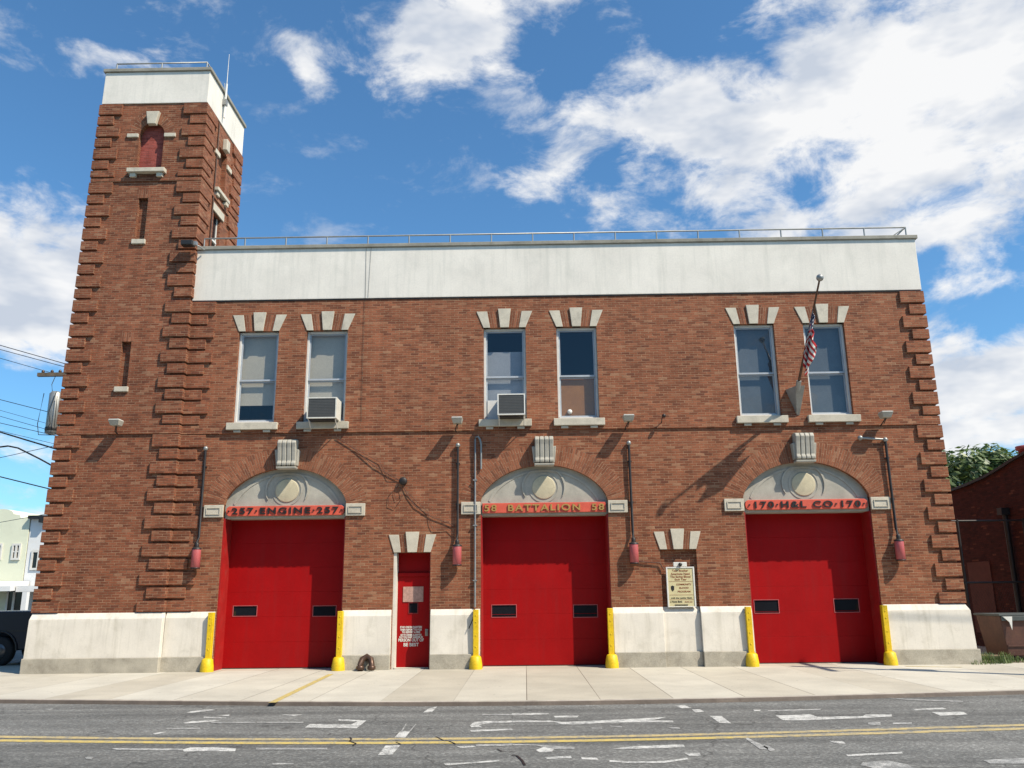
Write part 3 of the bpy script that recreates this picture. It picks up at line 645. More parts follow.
ty = [627.2, 629.8, 632.3, 635, 637.3, 640.2, 644.8]; tw_ = [21.5, 21.5, 18, 21, 23, 25, 15]; th_ = [.048, .048, .05, .045, .045, .075, .085]
for s_, y_, w_, h_ in zip(lines, ty, tw_, th_):
    p = at(411, y_, .29); tx = textmesh('lettering', s_, h_*1.25, M['white'], sdo, p.x, .296, p.z, .001, 1, .003)
    xv = [v.co.x for v in tx.data.vertices]; k = w_*.0243/(max(xv)-min(xv))
    for v in tx.data.vertices: v.co.x *= k
keyarch(sdo, -3.16, -2.27, 2.68, .42, .13)
nn = MB(); nn.quad([(3.25, .097, 1.3), (4.12, .097, 1.3), (4.12, .097, 2.68), (3.25, .097, 2.68)]); no = nn.build('blocked_doorway', M['brick'], ST)
keyarch(no, 3.25, 4.12, 2.68, .42, .13)
# upper windows
shades = [dict(s=('shade', 6.42), ), dict(s=('shade', 5.95)), dict(s=('shade_grey', 6.0), top=7.75), dict(), dict(s=('shade_reflect', 5.95)), dict(s=('shade_reflect', 5.95))]
wl = ['window with cream shade pulled most of the way', 'window holding the cream air conditioner', 'window with air conditioner and grey side panel', 'window with brown cardboard in its lower sash', 'window with blue sky reflected, left of flagpole', 'window with blue sky reflected, behind the flag']
for i, (a, b) in enumerate(WX):
    y = .1; f = MB(); t_ = .055; zm = 7.03
    f.box(a, a+t_, y, y+.14, WZ0+.03, WZ1); f.box(b-t_, b, y, y+.14, WZ0+.03, WZ1); f.box(a+t_, b-t_, y, y+.14, WZ1-.06, WZ1); f.box(a+t_, b-t_, y, y+.14, WZ0+.0, WZ0+.06)
    wo = f.build('window', M['white'] if i < 4 else M['white'], ST, .005); wo['label'] = wl[i]
    # sashes
    a1, b1 = a+t_+.002, b-t_-.002
    for (z0, z1, yy, nm) in ((zm, WZ1-.062, y+.03, 'upper_sash'), (WZ0+.062, zm-.002, y+.07, 'lower_sash')):
        f = MB(); s_ = .035
        f.box(a1, a1+s_, yy, yy+.035, z0, z1); f.box(b1-s_, b1, yy, yy+.035, z0, z1); f.box(a1+s_, b1-s_, yy, yy+.035, z1-s_, z1); f.box(a1+s_, b1-s_, yy, yy+.035, z0, z0+s_+.01)
        f.build(nm, M['grey_frame'], wo)
        f = MB(); f.quad([(a1+s_, yy+.017, z0+s_), (b1-s_, yy+.017, z0+s_), (b1-s_, yy+.017, z1-s_), (a1+s_, yy+.017, z1-s_)]); f.build('pane', M['glass'], wo)
    f = MB(); f.box(a-.12, b+.12, -.12, .1, 5.73, WZ0-.01)
    f.box(a+.06, a+.24, -.08, 0, 5.655+.01, 5.73); f.box(b-.24, b-.06, -.08, 0, 5.655+.01, 5.73); f.build('sill', M['stone'], wo, .01)
    keyarch(wo, a, b, WZ1, .44, .18)
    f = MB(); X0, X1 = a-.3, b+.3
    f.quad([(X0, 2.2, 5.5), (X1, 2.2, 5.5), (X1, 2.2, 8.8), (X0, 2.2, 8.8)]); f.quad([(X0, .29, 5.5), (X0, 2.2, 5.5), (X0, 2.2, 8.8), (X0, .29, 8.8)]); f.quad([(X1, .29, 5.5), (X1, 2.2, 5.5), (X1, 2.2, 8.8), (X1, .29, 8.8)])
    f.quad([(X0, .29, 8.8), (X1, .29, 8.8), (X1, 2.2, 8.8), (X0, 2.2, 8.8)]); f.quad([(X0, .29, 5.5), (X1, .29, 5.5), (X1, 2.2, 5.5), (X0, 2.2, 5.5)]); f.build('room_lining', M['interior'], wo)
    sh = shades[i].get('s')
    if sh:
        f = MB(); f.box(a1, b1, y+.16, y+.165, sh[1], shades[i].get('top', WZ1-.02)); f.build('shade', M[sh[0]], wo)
    if i == 3:
        f = MB(); f.box(a1, b1-.0, y+.125, y+.135, WZ0+.06, zm-.02); f.build('cardboard_panel', M['card'], wo)
        p = at(570, 411, .1); f = MB(); f.lathe((p.x, y+.10, p.z), [(.06, 0), (.06, .03), (.001, .035)], 16, 'y'); f.build('vent', M['white'], wo)
        f = MB(); f.box(a+.03, a+.55, y-.03, y+.03, WZ0, WZ0+.06); f.build('white_strip', M['white'], wo)
    if i == 2:
        p = at(497, 400, .1); f = MB(); f.box(a1+.035, p.x+.1, y+.05, y+.068, WZ0+.06, at(497, 400, .1).z); f.build('accordion_panel', M['white'], wo)

# ------------------------------------------------------------------ things on the station
# bollards: corner guards
def make_bollard(loc, label):
    t = thing('bollard', label, 'bollard', loc, 'yellow guard posts beside the bay doors')
    b = MB(); b.box(-.065, .065, -.03, .1, .22, 1.33); 
    b.build('post', M['yellow'], t, .012)
    b = MB(); b.lathe((0, -.02, 0), [(.155, 0), (.15, .1), (.125, .27), (.09, .3), (.001, .305)], 20); b.build('base', M['yellow'], t)
    b = MB()
    for z in (.5, .75, 1.05, 1.2): b.lathe((0, -.03, z), [(.016, 0), (.012, .01), (.001, .012)], 8, 'y')
    b.build('bolt', M['yellow'], t)
    return t
bl = [(-7.42, 'left post of the ENGINE bay'), (-4.36, 'right post of the ENGINE bay'), (-1.17, 'left post of the BATTALION bay'), (1.98, 'right post of the BATTALION bay'), (5.21, 'left post of the H&L CO bay'), (8.38, 'right post of the H&L CO bay')]
b0 = make_bollard((bl[0][0], -.17, 0), 'yellow steel guard post with conical foot, '+bl[0][1])
for x, s_ in bl[1:]: dup(b0, (x, -.17, 0), 'yellow steel guard post with conical foot, '+s_)
# sirens with pipe
def make_siren(loc, label):
    t = thing('alarm_horn', label, 'alarm horn', loc, 'red alarm horns hanging on pipes')
    b = MB(); b.lathe((0, 0, 2.36), [(.085, 0), (.105, .01), (.105, .44), (.09, .47), (.04, .49), (.001, .49)], 20); b.build('horn_body', M['siren'], t)
    b = MB(); b.lathe((0, 0, 2.80), [(.112, 0), (.112, .03), (.05, .06), (.001, .06)], 16); b.build('top_rim', M['dark'], t)
    b = MB(); b.lathe((0, 0, 2.345), [(.1, 0), (.112, .005), (.112, .025), (.1, .03)], 16); b.build('bottom_rim', M['dark'], t)
    b = MB(); b.tube([(0, 0, 2.84), (0, 0, 2.95), (0, .07, 3.1), (0, .07, 5.24)], .032, 10); b.lathe((0, 0, 2.86), [(.05, 0), (.05, .08), (.035, .1)], 12); b.box(-.05, .05, .06, .14, 3.8, 3.83); b.box(-.05, .05, .06, .14, 4.8, 4.83); b.build('pipe', M['dark'], t)
    b = MB(); b.ball((0, .07, 5.27), .06); b.build('cap', M['galv'], t)
    return t
s0 = make_siren((-7.90, -.135, 0), 'red cylindrical alarm horn on a pipe left of the ENGINE bay')
dup(s0, (-1.62, -.135, 0), 'red cylindrical alarm horn on a pipe between side door and BATTALION bay')
dup(s0, (2.61, -.135, 0), 'red cylindrical alarm horn on a pipe right of the BATTALION bay')
dup(s0, (8.92, -.135, 0), 'red cylindrical alarm horn on a pipe right of the H&L CO bay')
ov = MB(); p = at(860, 438, -.07); ov.tube([(p.x, -.07, p.z), (8.86, -.066, 5.28)], .028); ov.ball((p.x, -.08, p.z), .065)
ov.tube([(p.x, -.08, p.z), (p.x, .0, p.z)], .02)
tag(ov.build('pipe_arm', M['galv'], None), 'grey horizontal pipe with round end joining the rightmost alarm horn pipe', 'pipe')
# floodlights above the band
def make_flood(loc, label):
    t = thing('floodlight', label, 'floodlight', loc, 'small floodlights above the band course')
    b = MB(); b.frus((-.10, .10, -.10, .10), 0, (-.14, .14, -.17, .12), .13); b.build('lamp_head', M['stone_grey'], t, .01)
    b = MB(); b.box(-.125, .125, -.15, .1, .132, .15); b.build('glass_cover', M['white'], t)
    b = MB(); b.tube([(0, 0, 0), (-.06, .1, -.12), (-.05, .24, -.16)], .014); b.tube([(.02, 0, 0), (-.02, .1, -.13)], .01); b.build('bracket', M['dark'], t)
    return t
FL = [(-10.03, TF-.28, 'small floodlight on the tower above the band'), (-1.62, -.28, 'small floodlight left of the window holding the larger air conditioner'),
      (2.6, -.28, 'small floodlight right of the middle pair of windows'), (8.9, -.28, 'small floodlight right of the last upper window')]
f0 = make_flood((FL[0][0], FL[0][1], 5.80), FL[0][2])
for x, y, s_ in FL[1:]: dup(f0, (x, y, 5.77), s_)
p = at(188, 243, -.45)
t = thing('roof_floodlight', 'black floodlight fixed at the tower corner beside the parapet', 'floodlight', (p.x, -.4, p.z))
b = MB(); b.box(-.17, .14, -.12, .1, -.07, .07); b.build('lamp_head', M['black'], t, .02)
b = MB(); b.tube([(.1, .05, 0), (.22, .1, -.02), (.3, .3, -.05)], .02); b.box(.12, .22, -.05, .05, -.05, .05); b.build('bracket', M['galv'], t)
p = at(662, 417, -.15)
t = thing('wall_bracket', 'small dark bracket sticking from the brick above the band between window pairs', 'bracket', (p.x, 0, p.z))
b = MB(); b.tube([(0, 0, -.15), (0, -.15, -.02), (.04, -.2, 0)], .012); b.ball((.04, -.2, .02), .05); b.build('hook', M['dark'], t)
# standpipe
p = at(366, 672, -.4)
t = thing('standpipe', 'brown metal two-headed fire hose connection at the wall between bay and side door', 'standpipe', (-3.68, -.3, 0))
b = MB(); b.tube([(-.13, -.1, .0), (-.13, -.1, .13), (-.1, -.05, .25), (0, .0, .31), (.1, -.03, .25), (.13, -.08, .13), (.13, -.1, .02)], .07, 12); b.tube([(0, 0, .28), (0, .14, .24)], .07, 10); b.build('pipe_body', M['brown'], t)
for sx in (-1, 1):
    b = MB(); b.lathe((sx*.13, -.1, .03), [(.085, 0), (.095, .01), (.095, .07), (.07, .09)], 12); b.build('cap', M['brown'], t)
# air conditioners
def make_ac(u0, u1, v0, v1, label, cm, deep=.42):
    p, q = at(u0, v1, -.45), at(u1, v0, -.45); w_ = q.x-p.x; h_ = q.z-p.z; y1 = .28-(-.25)
    t = thing('air_conditioner', label, 'air conditioner', ((p.x+q.x)/2, -.45, p.z), 'window air conditioners')
    b = MB(); b.box(-w_/2, w_/2, 0.012, .60, 0, h_); b.build('housing', M[cm], t, .012)
    b = MB(); f = .03
    for r4 in ((-w_/2, w_/2, 0, f), (-w_/2, w_/2, h_-f, h_), (-w_/2, -w_/2+f, f, h_-f), (w_/2-f, w_/2, f, h_-f)): b.box(r4[0], r4[1], -.012, .012, r4[2], r4[3])
    b.build('front_frame', M[cm], t)
    b = MB(); b.box(-w_/2+f, w_/2-f, .002, .014, f, h_-f)
    n = 12
    for k in range(n):
        z = f+(h_-2*f)*(k+.5)/n; b.box(-w_/2+f, w_/2-f, -.004, .002, z-.004, z+.004)
    b.build('grille', M['grille'], t)
    b = MB(); b.box(-w_/2+.04, w_/2-.04, .05, .5, -.03, -.002)
    b.build('drip_tray', M['dark'], t)
    for sx in (-1, 1):
        b = MB(); b.tube([(sx*w_*.45, .04, 0), (sx*w_*.45, .34, -.2)], .012, 6); b.build('support', M['white'], t)
    return t
make_ac(306.5, 337, 397, 418.5, 'cream window air conditioner in the second upper window from the tower', 'acwhite')
make_ac(497.5, 525, 393.5, 415, 'white window air conditioner in the middle window beside a slanted panel', 'white')
# sign board in niche
t = thing('notice_sign', 'cream framed blood program sign standing in the blocked doorway', 'sign', (3.70, -.02, 1.335))
b = MB(); b.box(-.3, .3, .0, .04, .02, .9); b.build('sign_face', M['board'], t)
b = MB()
for r4 in ((-.335, .335, 0, .02), (-.335, .335, .9, .93), (-.335, -.3, .02, .9), (.3, .335, .02, .9)): b.box(r4[0], r4[1], -.012, .045, r4[2], r4[3])
b.build('frame', M['white'], t, .004)
b = MB(); b.box(-.15, .17, .0, .03, .935, 1.04); b.build('top_bracket', M['white'], t, .01)
b = MB(); b.lathe((.01, -.005, .985), [(.045, 0), (.04, .05), (.001, .055)], 14, 'y'); b.build('lamp', M['black'], t)
M['ink'] = pbr('brown_ink', (.30, .09, .03), .7, .1, 9, bump=0)
for s_, z, h_, w_, mt in (('Your Brother', .84, .06, .38, 'ink'), ('Americans Need', .765, .06, .45, 'ink'), ('The Saving Blood', .70, .06, .48, 'ink'), ('Each Year', .635, .05, .28, 'ink'),
                       ('COMMUNITY', .52, .045, .36, 'ink'), ('BLOOD', .44, .045, .22, 'ink'), ('PROGRAM', .355, .045, .3, 'ink'), ('with the Ladder Bank', .21, .035, .5, 'black'), ('a Home Bank', .125, .05, .28, 'black'), ('thanks you', .12, .03, .18, 'ink')):
    xo = .07 if z in (.52, .44, .355) else (-.13 if s_ == 'a Home Bank' else .16 if s_ == 'thanks you' else 0)
    tx = textmesh('lettering', s_, h_*1.2, M[mt], t, xo, -.003, z, .001, 1, .001)
    xv = [v.co.x for v in tx.data.vertices]; k = w_/(max(xv)-min(xv))
    for v in tx.data.vertices: v.co.x *= k
b = MB()
for z in (.59, .28, .17): b.box(-.28, .28, -.003, .0, z-.003, z+.003)
b.build('rule_line', M['ink'], t)
b = MB(); b.prism([(-.2, .36), (-.165, .4), (-.16, .48), (-.2, .5), (-.24, .48), (-.235, .4)][::-1], -.004, 0); b.build('emblem', M['black'], t)
b = MB(); b.box(-.17, .14, -.004, 0, .035, .06); b.build('bottom_plate', M['black'], t)
# flagpole & flag
tip = Vector((6.9, -2.3, 8.68)); bs = at(797.5, 388, -.33)
t = thing('flagpole', 'angled brown flagpole on a grey wall bracket between the right pair of windows', 'flagpole', (bs.x, 0, bs.z))
L = lambda v: (v[0]-bs.x, v[1], v[2]-bs.z)
b = MB(); b.tube([L(bs), L(bs.lerp(tip, .97))], .034, 10, .022); b.build('pole', M['brown'], t)
b = MB(); b.ball(L(tip), .085); b.tube([L(bs.lerp(tip, .96)), L(tip)], .012); b.build('finial', M['galv'], t)
b = MB(); b.add([(-.2, 0, .04), (.16, 0, .04), (.16, -.42, .04), (-.06, -.42, .04), (.1, 0, -.62), (.02, -.02, -.62)],
                [(0, 1, 2, 3), (3, 2, 4, 5), (0, 3, 5), (1, 4, 2), (0, 5, 4, 1)]); b.build('bracket', M['galv'], t, .008)
b = MB(); b.tube([L(bs+Vector((0, -.0, -.05))), L(bs.lerp(tip, .07))], .06, 12); b.build('socket', M['galv'], t)
dirp = (tip-bs)
def flagmat():
    t_ = NT('flag_cloth'); c = t_.n('ShaderNodeTexCoord'); s_ = t_.n('ShaderNodeSeparateXYZ'); t_.l(c.outputs['UV'], s_.inputs[0])
    # v: along the hoist 0 bottom..1 top ; u: fly 0..1
    m_ = t_.n('ShaderNodeMath', operation='MULTIPLY'); t_.l(s_.outputs[1], m_.inputs[0]); m_.inputs[1].default_value = 6.5
    fr = t_.n('ShaderNodeMath', operation='FRACT'); t_.l(m_.outputs[0], fr.inputs[0])
    gt = t_.n('ShaderNodeMath', operation='GREATER_THAN'); t_.l(fr.outputs[0], gt.inputs[0]); gt.inputs[1].default_value = .5
    st = t_.mix(gt.outputs[0], (.42, .015, .02), (.68, .66, .62))
    a = t_.n('ShaderNodeMath', operation='GREATER_THAN'); t_.l(s_.outputs[1], a.inputs[0]); a.inputs[1].default_value = .46
    b_ = t_.n('ShaderNodeMath', operation='LESS_THAN'); t_.l(s_.outputs[0], b_.inputs[0]); b_.inputs[1].default_value = .4
    an = t_.n('ShaderNodeMath', operation='MULTIPLY'); t_.l(a.outputs[0], an.inputs[0]); t_.l(b_.outputs[0], an.inputs[1])
    mp = t_.n('ShaderNodeMapping'); t_.l(c.outputs['UV'], mp.inputs[0]); mp.inputs['Scale'].default_value = (15, 10, 1)
    vo = t_.n('ShaderNodeTexVoronoi'); t_.l(mp.outputs[0], vo.inputs['Vector']); vo.inputs['Randomness'].default_value = .15; vo.inputs['Scale'].default_value = 1
    star = t_.ramp(vo.outputs['Distance'], [(.25, 1), (.3, 0)])
    can = t_.mix(star, (.012, .018, .07), (.6, .6, .6))
    t_.l(t_.mix(an.outputs[0], st, can), t_.b.inputs['Base Color']); t_.b.inputs['Roughness'].default_value = .8; return t_.m
fm = MB()
NU, NV = 22, 20; top = bs.lerp(tip, .74); bot = bs.lerp(tip, .34); G = []
for j in range(NV+1):
    v = j/NV; hp = bot.lerp(top, v)
    for i in range(NU+1):
        u = i/NU; hang = u*1.35*(.55+.45*v)
        # folds gather the fly close beneath the pole and cling to it
        down = Vector((-.08, .0, -1)); along = (bs-tip).normalized()
        d_ = (down*(.3+.5*u)+along*(.75-.35*u)).normalized()*hang*.68
        wob = Vector((math.sin(u*17+v*4)*.055*(.4+u), math.cos(u*14+v*5)*.06*(.4+u)-.02, 0))
        if u > .6: wob += Vector((.07*(u-.6)/.4, 0, -.25*(u-.6)*(1-v)))
        G.append(hp+d_+wob)
fuv = []
for j in range(NV):
    for i in range(NU):
        k = j*(NU+1)+i; pts = [G[k], G[k+1], G[k+NU+2], G[k+NU+1]]
        fm.quad(pts, [(i/NU, j/NV), ((i+1)/NU, j/NV), ((i+1)/NU, (j+1)/NV), (i/NU, (j+1)/NV)])
fo = fm.build('flag', flagmat()); tag(fo, 'American flag hanging limp and bunched from the angled flagpole', 'flag')
for p_ in fo.data.polygons: p_.use_smooth = True
so_ = fo.modifiers.new('thick', 'SOLIDIFY'); so_.thickness = .006
wd_ = fo.modifiers.new('w', 'WELD')
# conduit and cables
t = thing('conduit', 'grey conduit with hooked top running down beside the BATTALION bay', 'pipe', (0, 0, 0))
p0 = at(475, 437, -.06); p1 = at(477, 606, -.06)
b = MB(); b.tube([(p0.x, -.05, 1.38), (p0.x, -.05, p0.z-.06), (p0.x+.02, -.05, p0.z), (p0.x+.08, -.05, p0.z+.01), (p0.x+.13, -.05, p0.z-.08), (p0.x+.15, -.05, p0.z-.2), (p0.x+.15, -.05, p0.z-.8)], .024, 8); b.build('pipe', M['galv'], t)
b = MB()
for z in (2.0, 3.3, 4.4): b.box(p0.x-.05, p0.x+.05, -.08, .0, z-.015, z+.015)
b.build('clamp', M['galv'], t)
b = MB(); b.tube([(p0.x, -.12, 1.35), (p0.x-.05, -.16, 1.1), (p0.x-.14, -.16, .9)], .012); b.build('loose_end', M['dark'], t)
t = thing('cable_junction', 'dark round cable junction with loose wires on the brick above the side door', 'junction box', (0, 0, 0))
pj = at(403, 481, -.06); b = MB(); b.lathe((pj.x, 0, pj.z), [(.1, 0), (.1, .07), (.07, .1), (.001, .1)], 14, 'y')
b.build('box', M['dark'], t)
def wallcable(mb, pts, y=-.03, r=.009, sub=4):
    P = [at(u, v, y) for u, v in pts]; out = []
    for k in range(len(P)-1):
        for s_ in range(sub):
            q = P[k].lerp(P[k+1], s_/sub); out.append(q)
    out.append(P[-1]); mb.tube([(q.x, y, q.z) for q in out], r, 6)
b = MB(); wallcable(b, [(336, 437), (352, 447), (374, 466), (388, 474), (401, 481), (408, 496), (415, 506), (432, 517), (448, 523), (455, 527)]); 
wallcable(b, [(352, 447), (380, 462), (388, 479), (400, 480)], r=.006); wallcable(b, [(407, 492), (428, 512), (430, 524), (433, 530), (448, 529), (454, 535)], r=.006)
wallcable(b, [(398, 486), (389, 495), (388, 505), (395, 508), (402, 498), (400, 487)], r=.006); wallcable(b, [(399, 485), (394, 492), (396, 500), (404, 494)], r=.005); b.build('wire', M['rustcable'], t)
b = MB(); pz = at(366, 252, -.06); b.tube([(pz.x, -.045, 10.6), (pz.x+.02, -.045, 9.2), (pz.x+.0, -.02, 9.1), (pz.x, -.02, 7.5), (pz.x+.02, -.02, 5.9)], .0035, 6); b.tube([(pz.x+.13, -.045, 10.6), (pz.x+.09, -.045, 9.2)], .003, 6)
tag(b.build('facade_cable', M['cable']), 'thin black cable hanging down over the white parapet', 'cable')
b = MB(); wallcable(b, [(632, 560), (645, 562), (660, 563), (664, 570)], y=-.04, r=.014); tag(b.build('horn_cable', M['rustcable']), 'brown cable running from the alarm horn to the cream sign', 'cable')
b = MB(); b.tube([(TR+.03, .78, 10.7), (TR+.03, .78, 14.2), (TR+.03, .78, 14.9)], .02, 6); tag(b.build('tower_conduit', M['brown']), 'thin vertical pipe on the sunny right side of the tower', 'pipe')
# railings
def make_rail(pts, closed, h, name, label, step, brace=False):
    t = thing(name, label, 'railing', tuple(pts[0]))
    o = Vector(pts[0]); b = MB(); b.tube([Vector(p)-o+Vector((0, 0, h)) for p in pts], .022, 8)
    b.build('top_rail', M['galv'], t)
    for a, c in zip(pts, pts[1:]):
        a, c = Vector(a), Vector(c); n = max(1, round((c-a).length/step))
        for k in range(n+1):
            if k == n and c != Vector(pts[-1]): continue
            q = a.lerp(c, k/n)-o; m_ = MB(); m_.tube([q, q+Vector((0, 0, h))], .02, 6); m_.build('post', M['galv'], t)
    if brace:
        q = Vector(pts[-1])-o
        e_ = Vector(pts[1])-o; m_ = MB(); m_.tube([e_+Vector((0, 0, h)), e_+Vector((-.45, 0, 0))], .016, 6); m_.build('brace', M['galv'], t)
    return t
make_rail([(-8.45, .12, 10.69), (10.2, .12, 10.69), (10.2, 6, 10.69)], False, .30, 'roof_railing', 'low galvanised pipe railing along the main roof edge', 1.08, True)
make_rail([(-11.3, .0, 16.0), (-8.75, .0, 16.0), (-8.75, 2.6, 16.0)], False, .30, 'tower_railing', 'low pipe railing round the top of the tower', 1.25)
t = thing('antenna', 'thin white whip antenna standing above the tower corner', 'antenna', (TR+.1, .9, 15.2))
b = MB(); b.tube([(0, 0, -.1), (0, 0, 1.0)], .03, 8); b.build('mast', M['white'], t)
b = MB(); b.tube([(0, 0, 1.0), (0, 0, 2.0)], .012, 6, .006); b.tube([(0, 0, .5), (-.02, -.12, .95)], .008); b.build('whip', M['white'], t)
b = MB(); b.tube([(0, 0, .4), (-.12, .05, .4)], .018); b.box(-.1, .05, -.06, .06, .3, .48); b.build('clamp', M['galv'], t)

# ------------------------------------------------------------------ right side
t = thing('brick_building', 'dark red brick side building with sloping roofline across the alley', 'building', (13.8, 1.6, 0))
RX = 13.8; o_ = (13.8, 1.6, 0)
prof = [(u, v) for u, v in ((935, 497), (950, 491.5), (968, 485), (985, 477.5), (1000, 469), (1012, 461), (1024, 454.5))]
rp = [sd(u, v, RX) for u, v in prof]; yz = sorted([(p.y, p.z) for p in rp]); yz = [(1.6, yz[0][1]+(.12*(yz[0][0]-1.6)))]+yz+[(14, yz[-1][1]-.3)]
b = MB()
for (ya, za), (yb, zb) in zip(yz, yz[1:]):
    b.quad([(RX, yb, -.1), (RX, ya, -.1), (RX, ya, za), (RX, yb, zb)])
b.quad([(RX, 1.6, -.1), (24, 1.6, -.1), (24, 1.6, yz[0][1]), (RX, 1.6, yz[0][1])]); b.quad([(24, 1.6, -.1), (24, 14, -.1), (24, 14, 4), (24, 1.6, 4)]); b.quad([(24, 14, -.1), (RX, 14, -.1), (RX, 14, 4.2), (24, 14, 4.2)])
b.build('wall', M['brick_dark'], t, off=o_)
b = MB()
for (ya, za), (yb, zb) in zip(yz, yz[1:]):
    b.add([(RX-.06, ya, za-.02), (RX-.06, yb, zb-.02), (RX-.06, yb, zb+.06), (RX-.06, ya, za+.06), (24, ya, za-.02), (24, yb, zb-.02), (24, yb, zb+.06), (24, ya, za+.06)], [(0, 1, 2, 3), (3, 2, 6, 7), (0, 4, 5, 1), (4, 7, 6, 5)])
b.build('roof', M['dark'], t, off=o_)
p = sd(1024, 457, 13.9); b = MB(); b.lathe((14.05, p.y+.1, p.z-.3), [(.2, 0), (.2, .5), (.26, .52), (.26, .62), (.001, .64)], 14); b.build('chimney', M['siren'], t, off=o_)
p, q = sd(973, 600, RX), sd(990, 561, RX)
b = MB(); b.box(RX-.03, RX-.002, q.y, p.y, .4, q.z); b.build('boarded_door', pbr('brown_board', (.12, .035, .024), .8, .3, 3), t, off=o_)
p = sd(1005, 515, RX-.1); b = MB(); b.tube([(RX-.1, p.y, p.z), (RX-.1, p.y, 0)], .07, 8); b.box(RX-.25, RX-.02, p.y-.12, p.y+.12, p.z, p.z+.2); b.build('drainpipe', M['black'], t, off=o_)
# alley fence
t = thing('alley_fence', 'dark pipe fence with barbed wire closing off the alley', 'fence', (12.1, 2.9, 0))
b = MB()
for z in (1.85, 3.5): b.tube([(-1.75, 0, z), (1.65, 0, z)], .025)
b.build('rail', M['dark'], t)
for x in (-1.6, -.2, 1.6):
    b = MB(); b.tube([(x, 0, 0), (x, 0, 3.55)], .035); b.build('post', M['dark'], t)
b = MB()
for k in range(46):
    x = -1.7+k*.072
    for s_ in (-1, 1):
        z0 = 0.05; x1 = x+s_*1.8
        xa = max(-1.7, min(1.6, x)); 
        pts = [(x, 0, 0.05), (x+s_*1.0, 0, 1.83)]
        if -1.7 <= x+s_*1.0 <= 1.6: b.tube(pts, .0022, 3, caps=False)
b.build('chain_mesh', M['dark'], t)
b = MB()
for k in range(6):
    b.tube([(-1.75, -.02*k, 3.5-k*.13), (-.9+.0*k, -.05, 3.55)], .007, 4)
for k in range(5): b.tube([(-1.6+k*.12, 0, 3.5), (-1.7+k*.05, 0, 2.8+k*.1)], .006, 4)
b.tube([(-1.75, 0, 3.55), (-.9, -.03, 3.56)], .02, 6)
b.build('barbed_wire', M['galv'], t)
# dumpster
t = thing('dumpster', 'rusty brown metal dumpster with grey lid and a painted sunlit patch in the alley', 'dumpster', (11.48, .5, 0))
b = MB(); b.frus((.0, 1.9, .02, 1.0), .12, (-.12, 2.0, -.04, 1.05), 1.04); b.build('bin_body', M['dumpster'], t, .015)
b = MB(); b.box(-.16, 2.04, -.09, 1.1, 1.04, 1.09); b.box(-.1, 2.04, -.09, -.045, .93, 1.04); b.build('rim', M['grey_lid'], t, .01)
b = MB(); b.prism([(-.08, 1.03), (.06, .9), (.10, .72), (.14, 1.03)], -.11, -.095); b.build('sunlit_patch', M['white'], t)  # white triangle painted in for the sunlit top corner
b = MB(); b.box(.0, 1.95, -.02, .04, .34, .38); b.build('rib', M['dumpster'], t)
textmesh('lettering', 'OZW', .16, M['white'], t, 1.32, -.06, .74, .002); textmesh('lettering', '16', .16, M['white'], t, 1.32, -.05, .55, .002)
for x in (.2, 1.75):
    b = MB(); b.lathe((x, .25, .075), [(.07, -.03), (.07, .03)], 12, 'x'); b.build('wheel', M['tyre'], t)
# weeds
def weed(mb, c, n, r, h, w=.012):
    for _ in range(n):
        a = random.random()*6.28; rr = r*math.sqrt(random.random()); x = c[0]+rr*math.cos(a); y = c[1]+rr*math.sin(a)*.5
        l = h*(.4+.7*random.random()); b_ = random.random()*6.28; dx, dy = math.cos(b_)*l*.55, math.sin(b_)*l*.55; nx, ny = -math.sin(b_)*w, math.cos(b_)*w
        mb.add([(x-nx, y-ny, 0), (x+nx, y+ny, 0), (x+dx*.4+nx, y+dy*.4+ny, l*.7), (x+dx*.4-nx, y+dy*.4-ny, l*.7), (x+dx, y+dy, l*.95)], [(0, 1, 2, 3), (3, 2, 4)])
b = MB(); weed(b, (10.45, -.28), 30, .3, .12, .007); weed(b, (10.9, .0), 150, .34, .27, .007); weed(b, (11.3, .25), 60, .4, .16, .008); weed(b, (12.2, .35), 80, .6, .14, .008)
tag(b.build('weeds', M['leaf']), 'green weeds growing by the base at the alley mouth', 'weeds', kind='stuff')
b = MB(); b.box(10.45, 13.8, .15, 3, -.05, .012); tag(b.build('alley_ground', M['soil']), None, None, kind='structure')
# tree
def tree(loc, H, cr, label, nleaf, cen_h, seed):
    random.seed(seed); t = thing('leafy_tree', label, 'tree', loc); b = MB()
    b.tube([(0, 0, 0), (.1, 0, H*.3), (0, .1, H*.6)], .28, 8, .14)
    clumps = []
    for k in range(26):
        a = random.random()*6.28; e_ = random.uniform(-.5, 1.0); rr = cr*random.uniform(.45, .95)
        c = Vector((math.cos(a)*rr*math.cos(e_), math.sin(a)*rr*math.cos(e_)*.9, cen_h+math.sin(e_)*cr*.62)); clumps.append((c, random.uniform(.55, 1.05)))
        b.tube([(0, 0, H*.35), tuple(c*.5+Vector((0, 0, H*.22))), tuple(c)], .07, 5, .015, caps=False)
    b.build('trunk', M['bark'], t)
    m_ = MB()
    for _ in range(nleaf):
        c, r_ = random.choice(clumps); d_ = Vector((random.gauss(0, 1), random.gauss(0, 1), random.gauss(0, .7))).normalized()*r_*random.random()**.4
        p = c+d_; n = (d_.normalized()+Vector((random.gauss(0, .5), random.gauss(0, .5), .5+random.gauss(0, .4)))).normalized()
        a_ = n.cross(Vector((random.random(), random.random(), random.random()))).normalized(); b_ = n.cross(a_); s_ = random.uniform(.10, .2)
        m_.add([p-a_*s_, p-b_*s_*.45, p+a_*s_, p+b_*s_*.45], [(0, 1, 2, 3)])
    m_.build('crown', M['leaf'], t)
p = at(968, 480, 18)
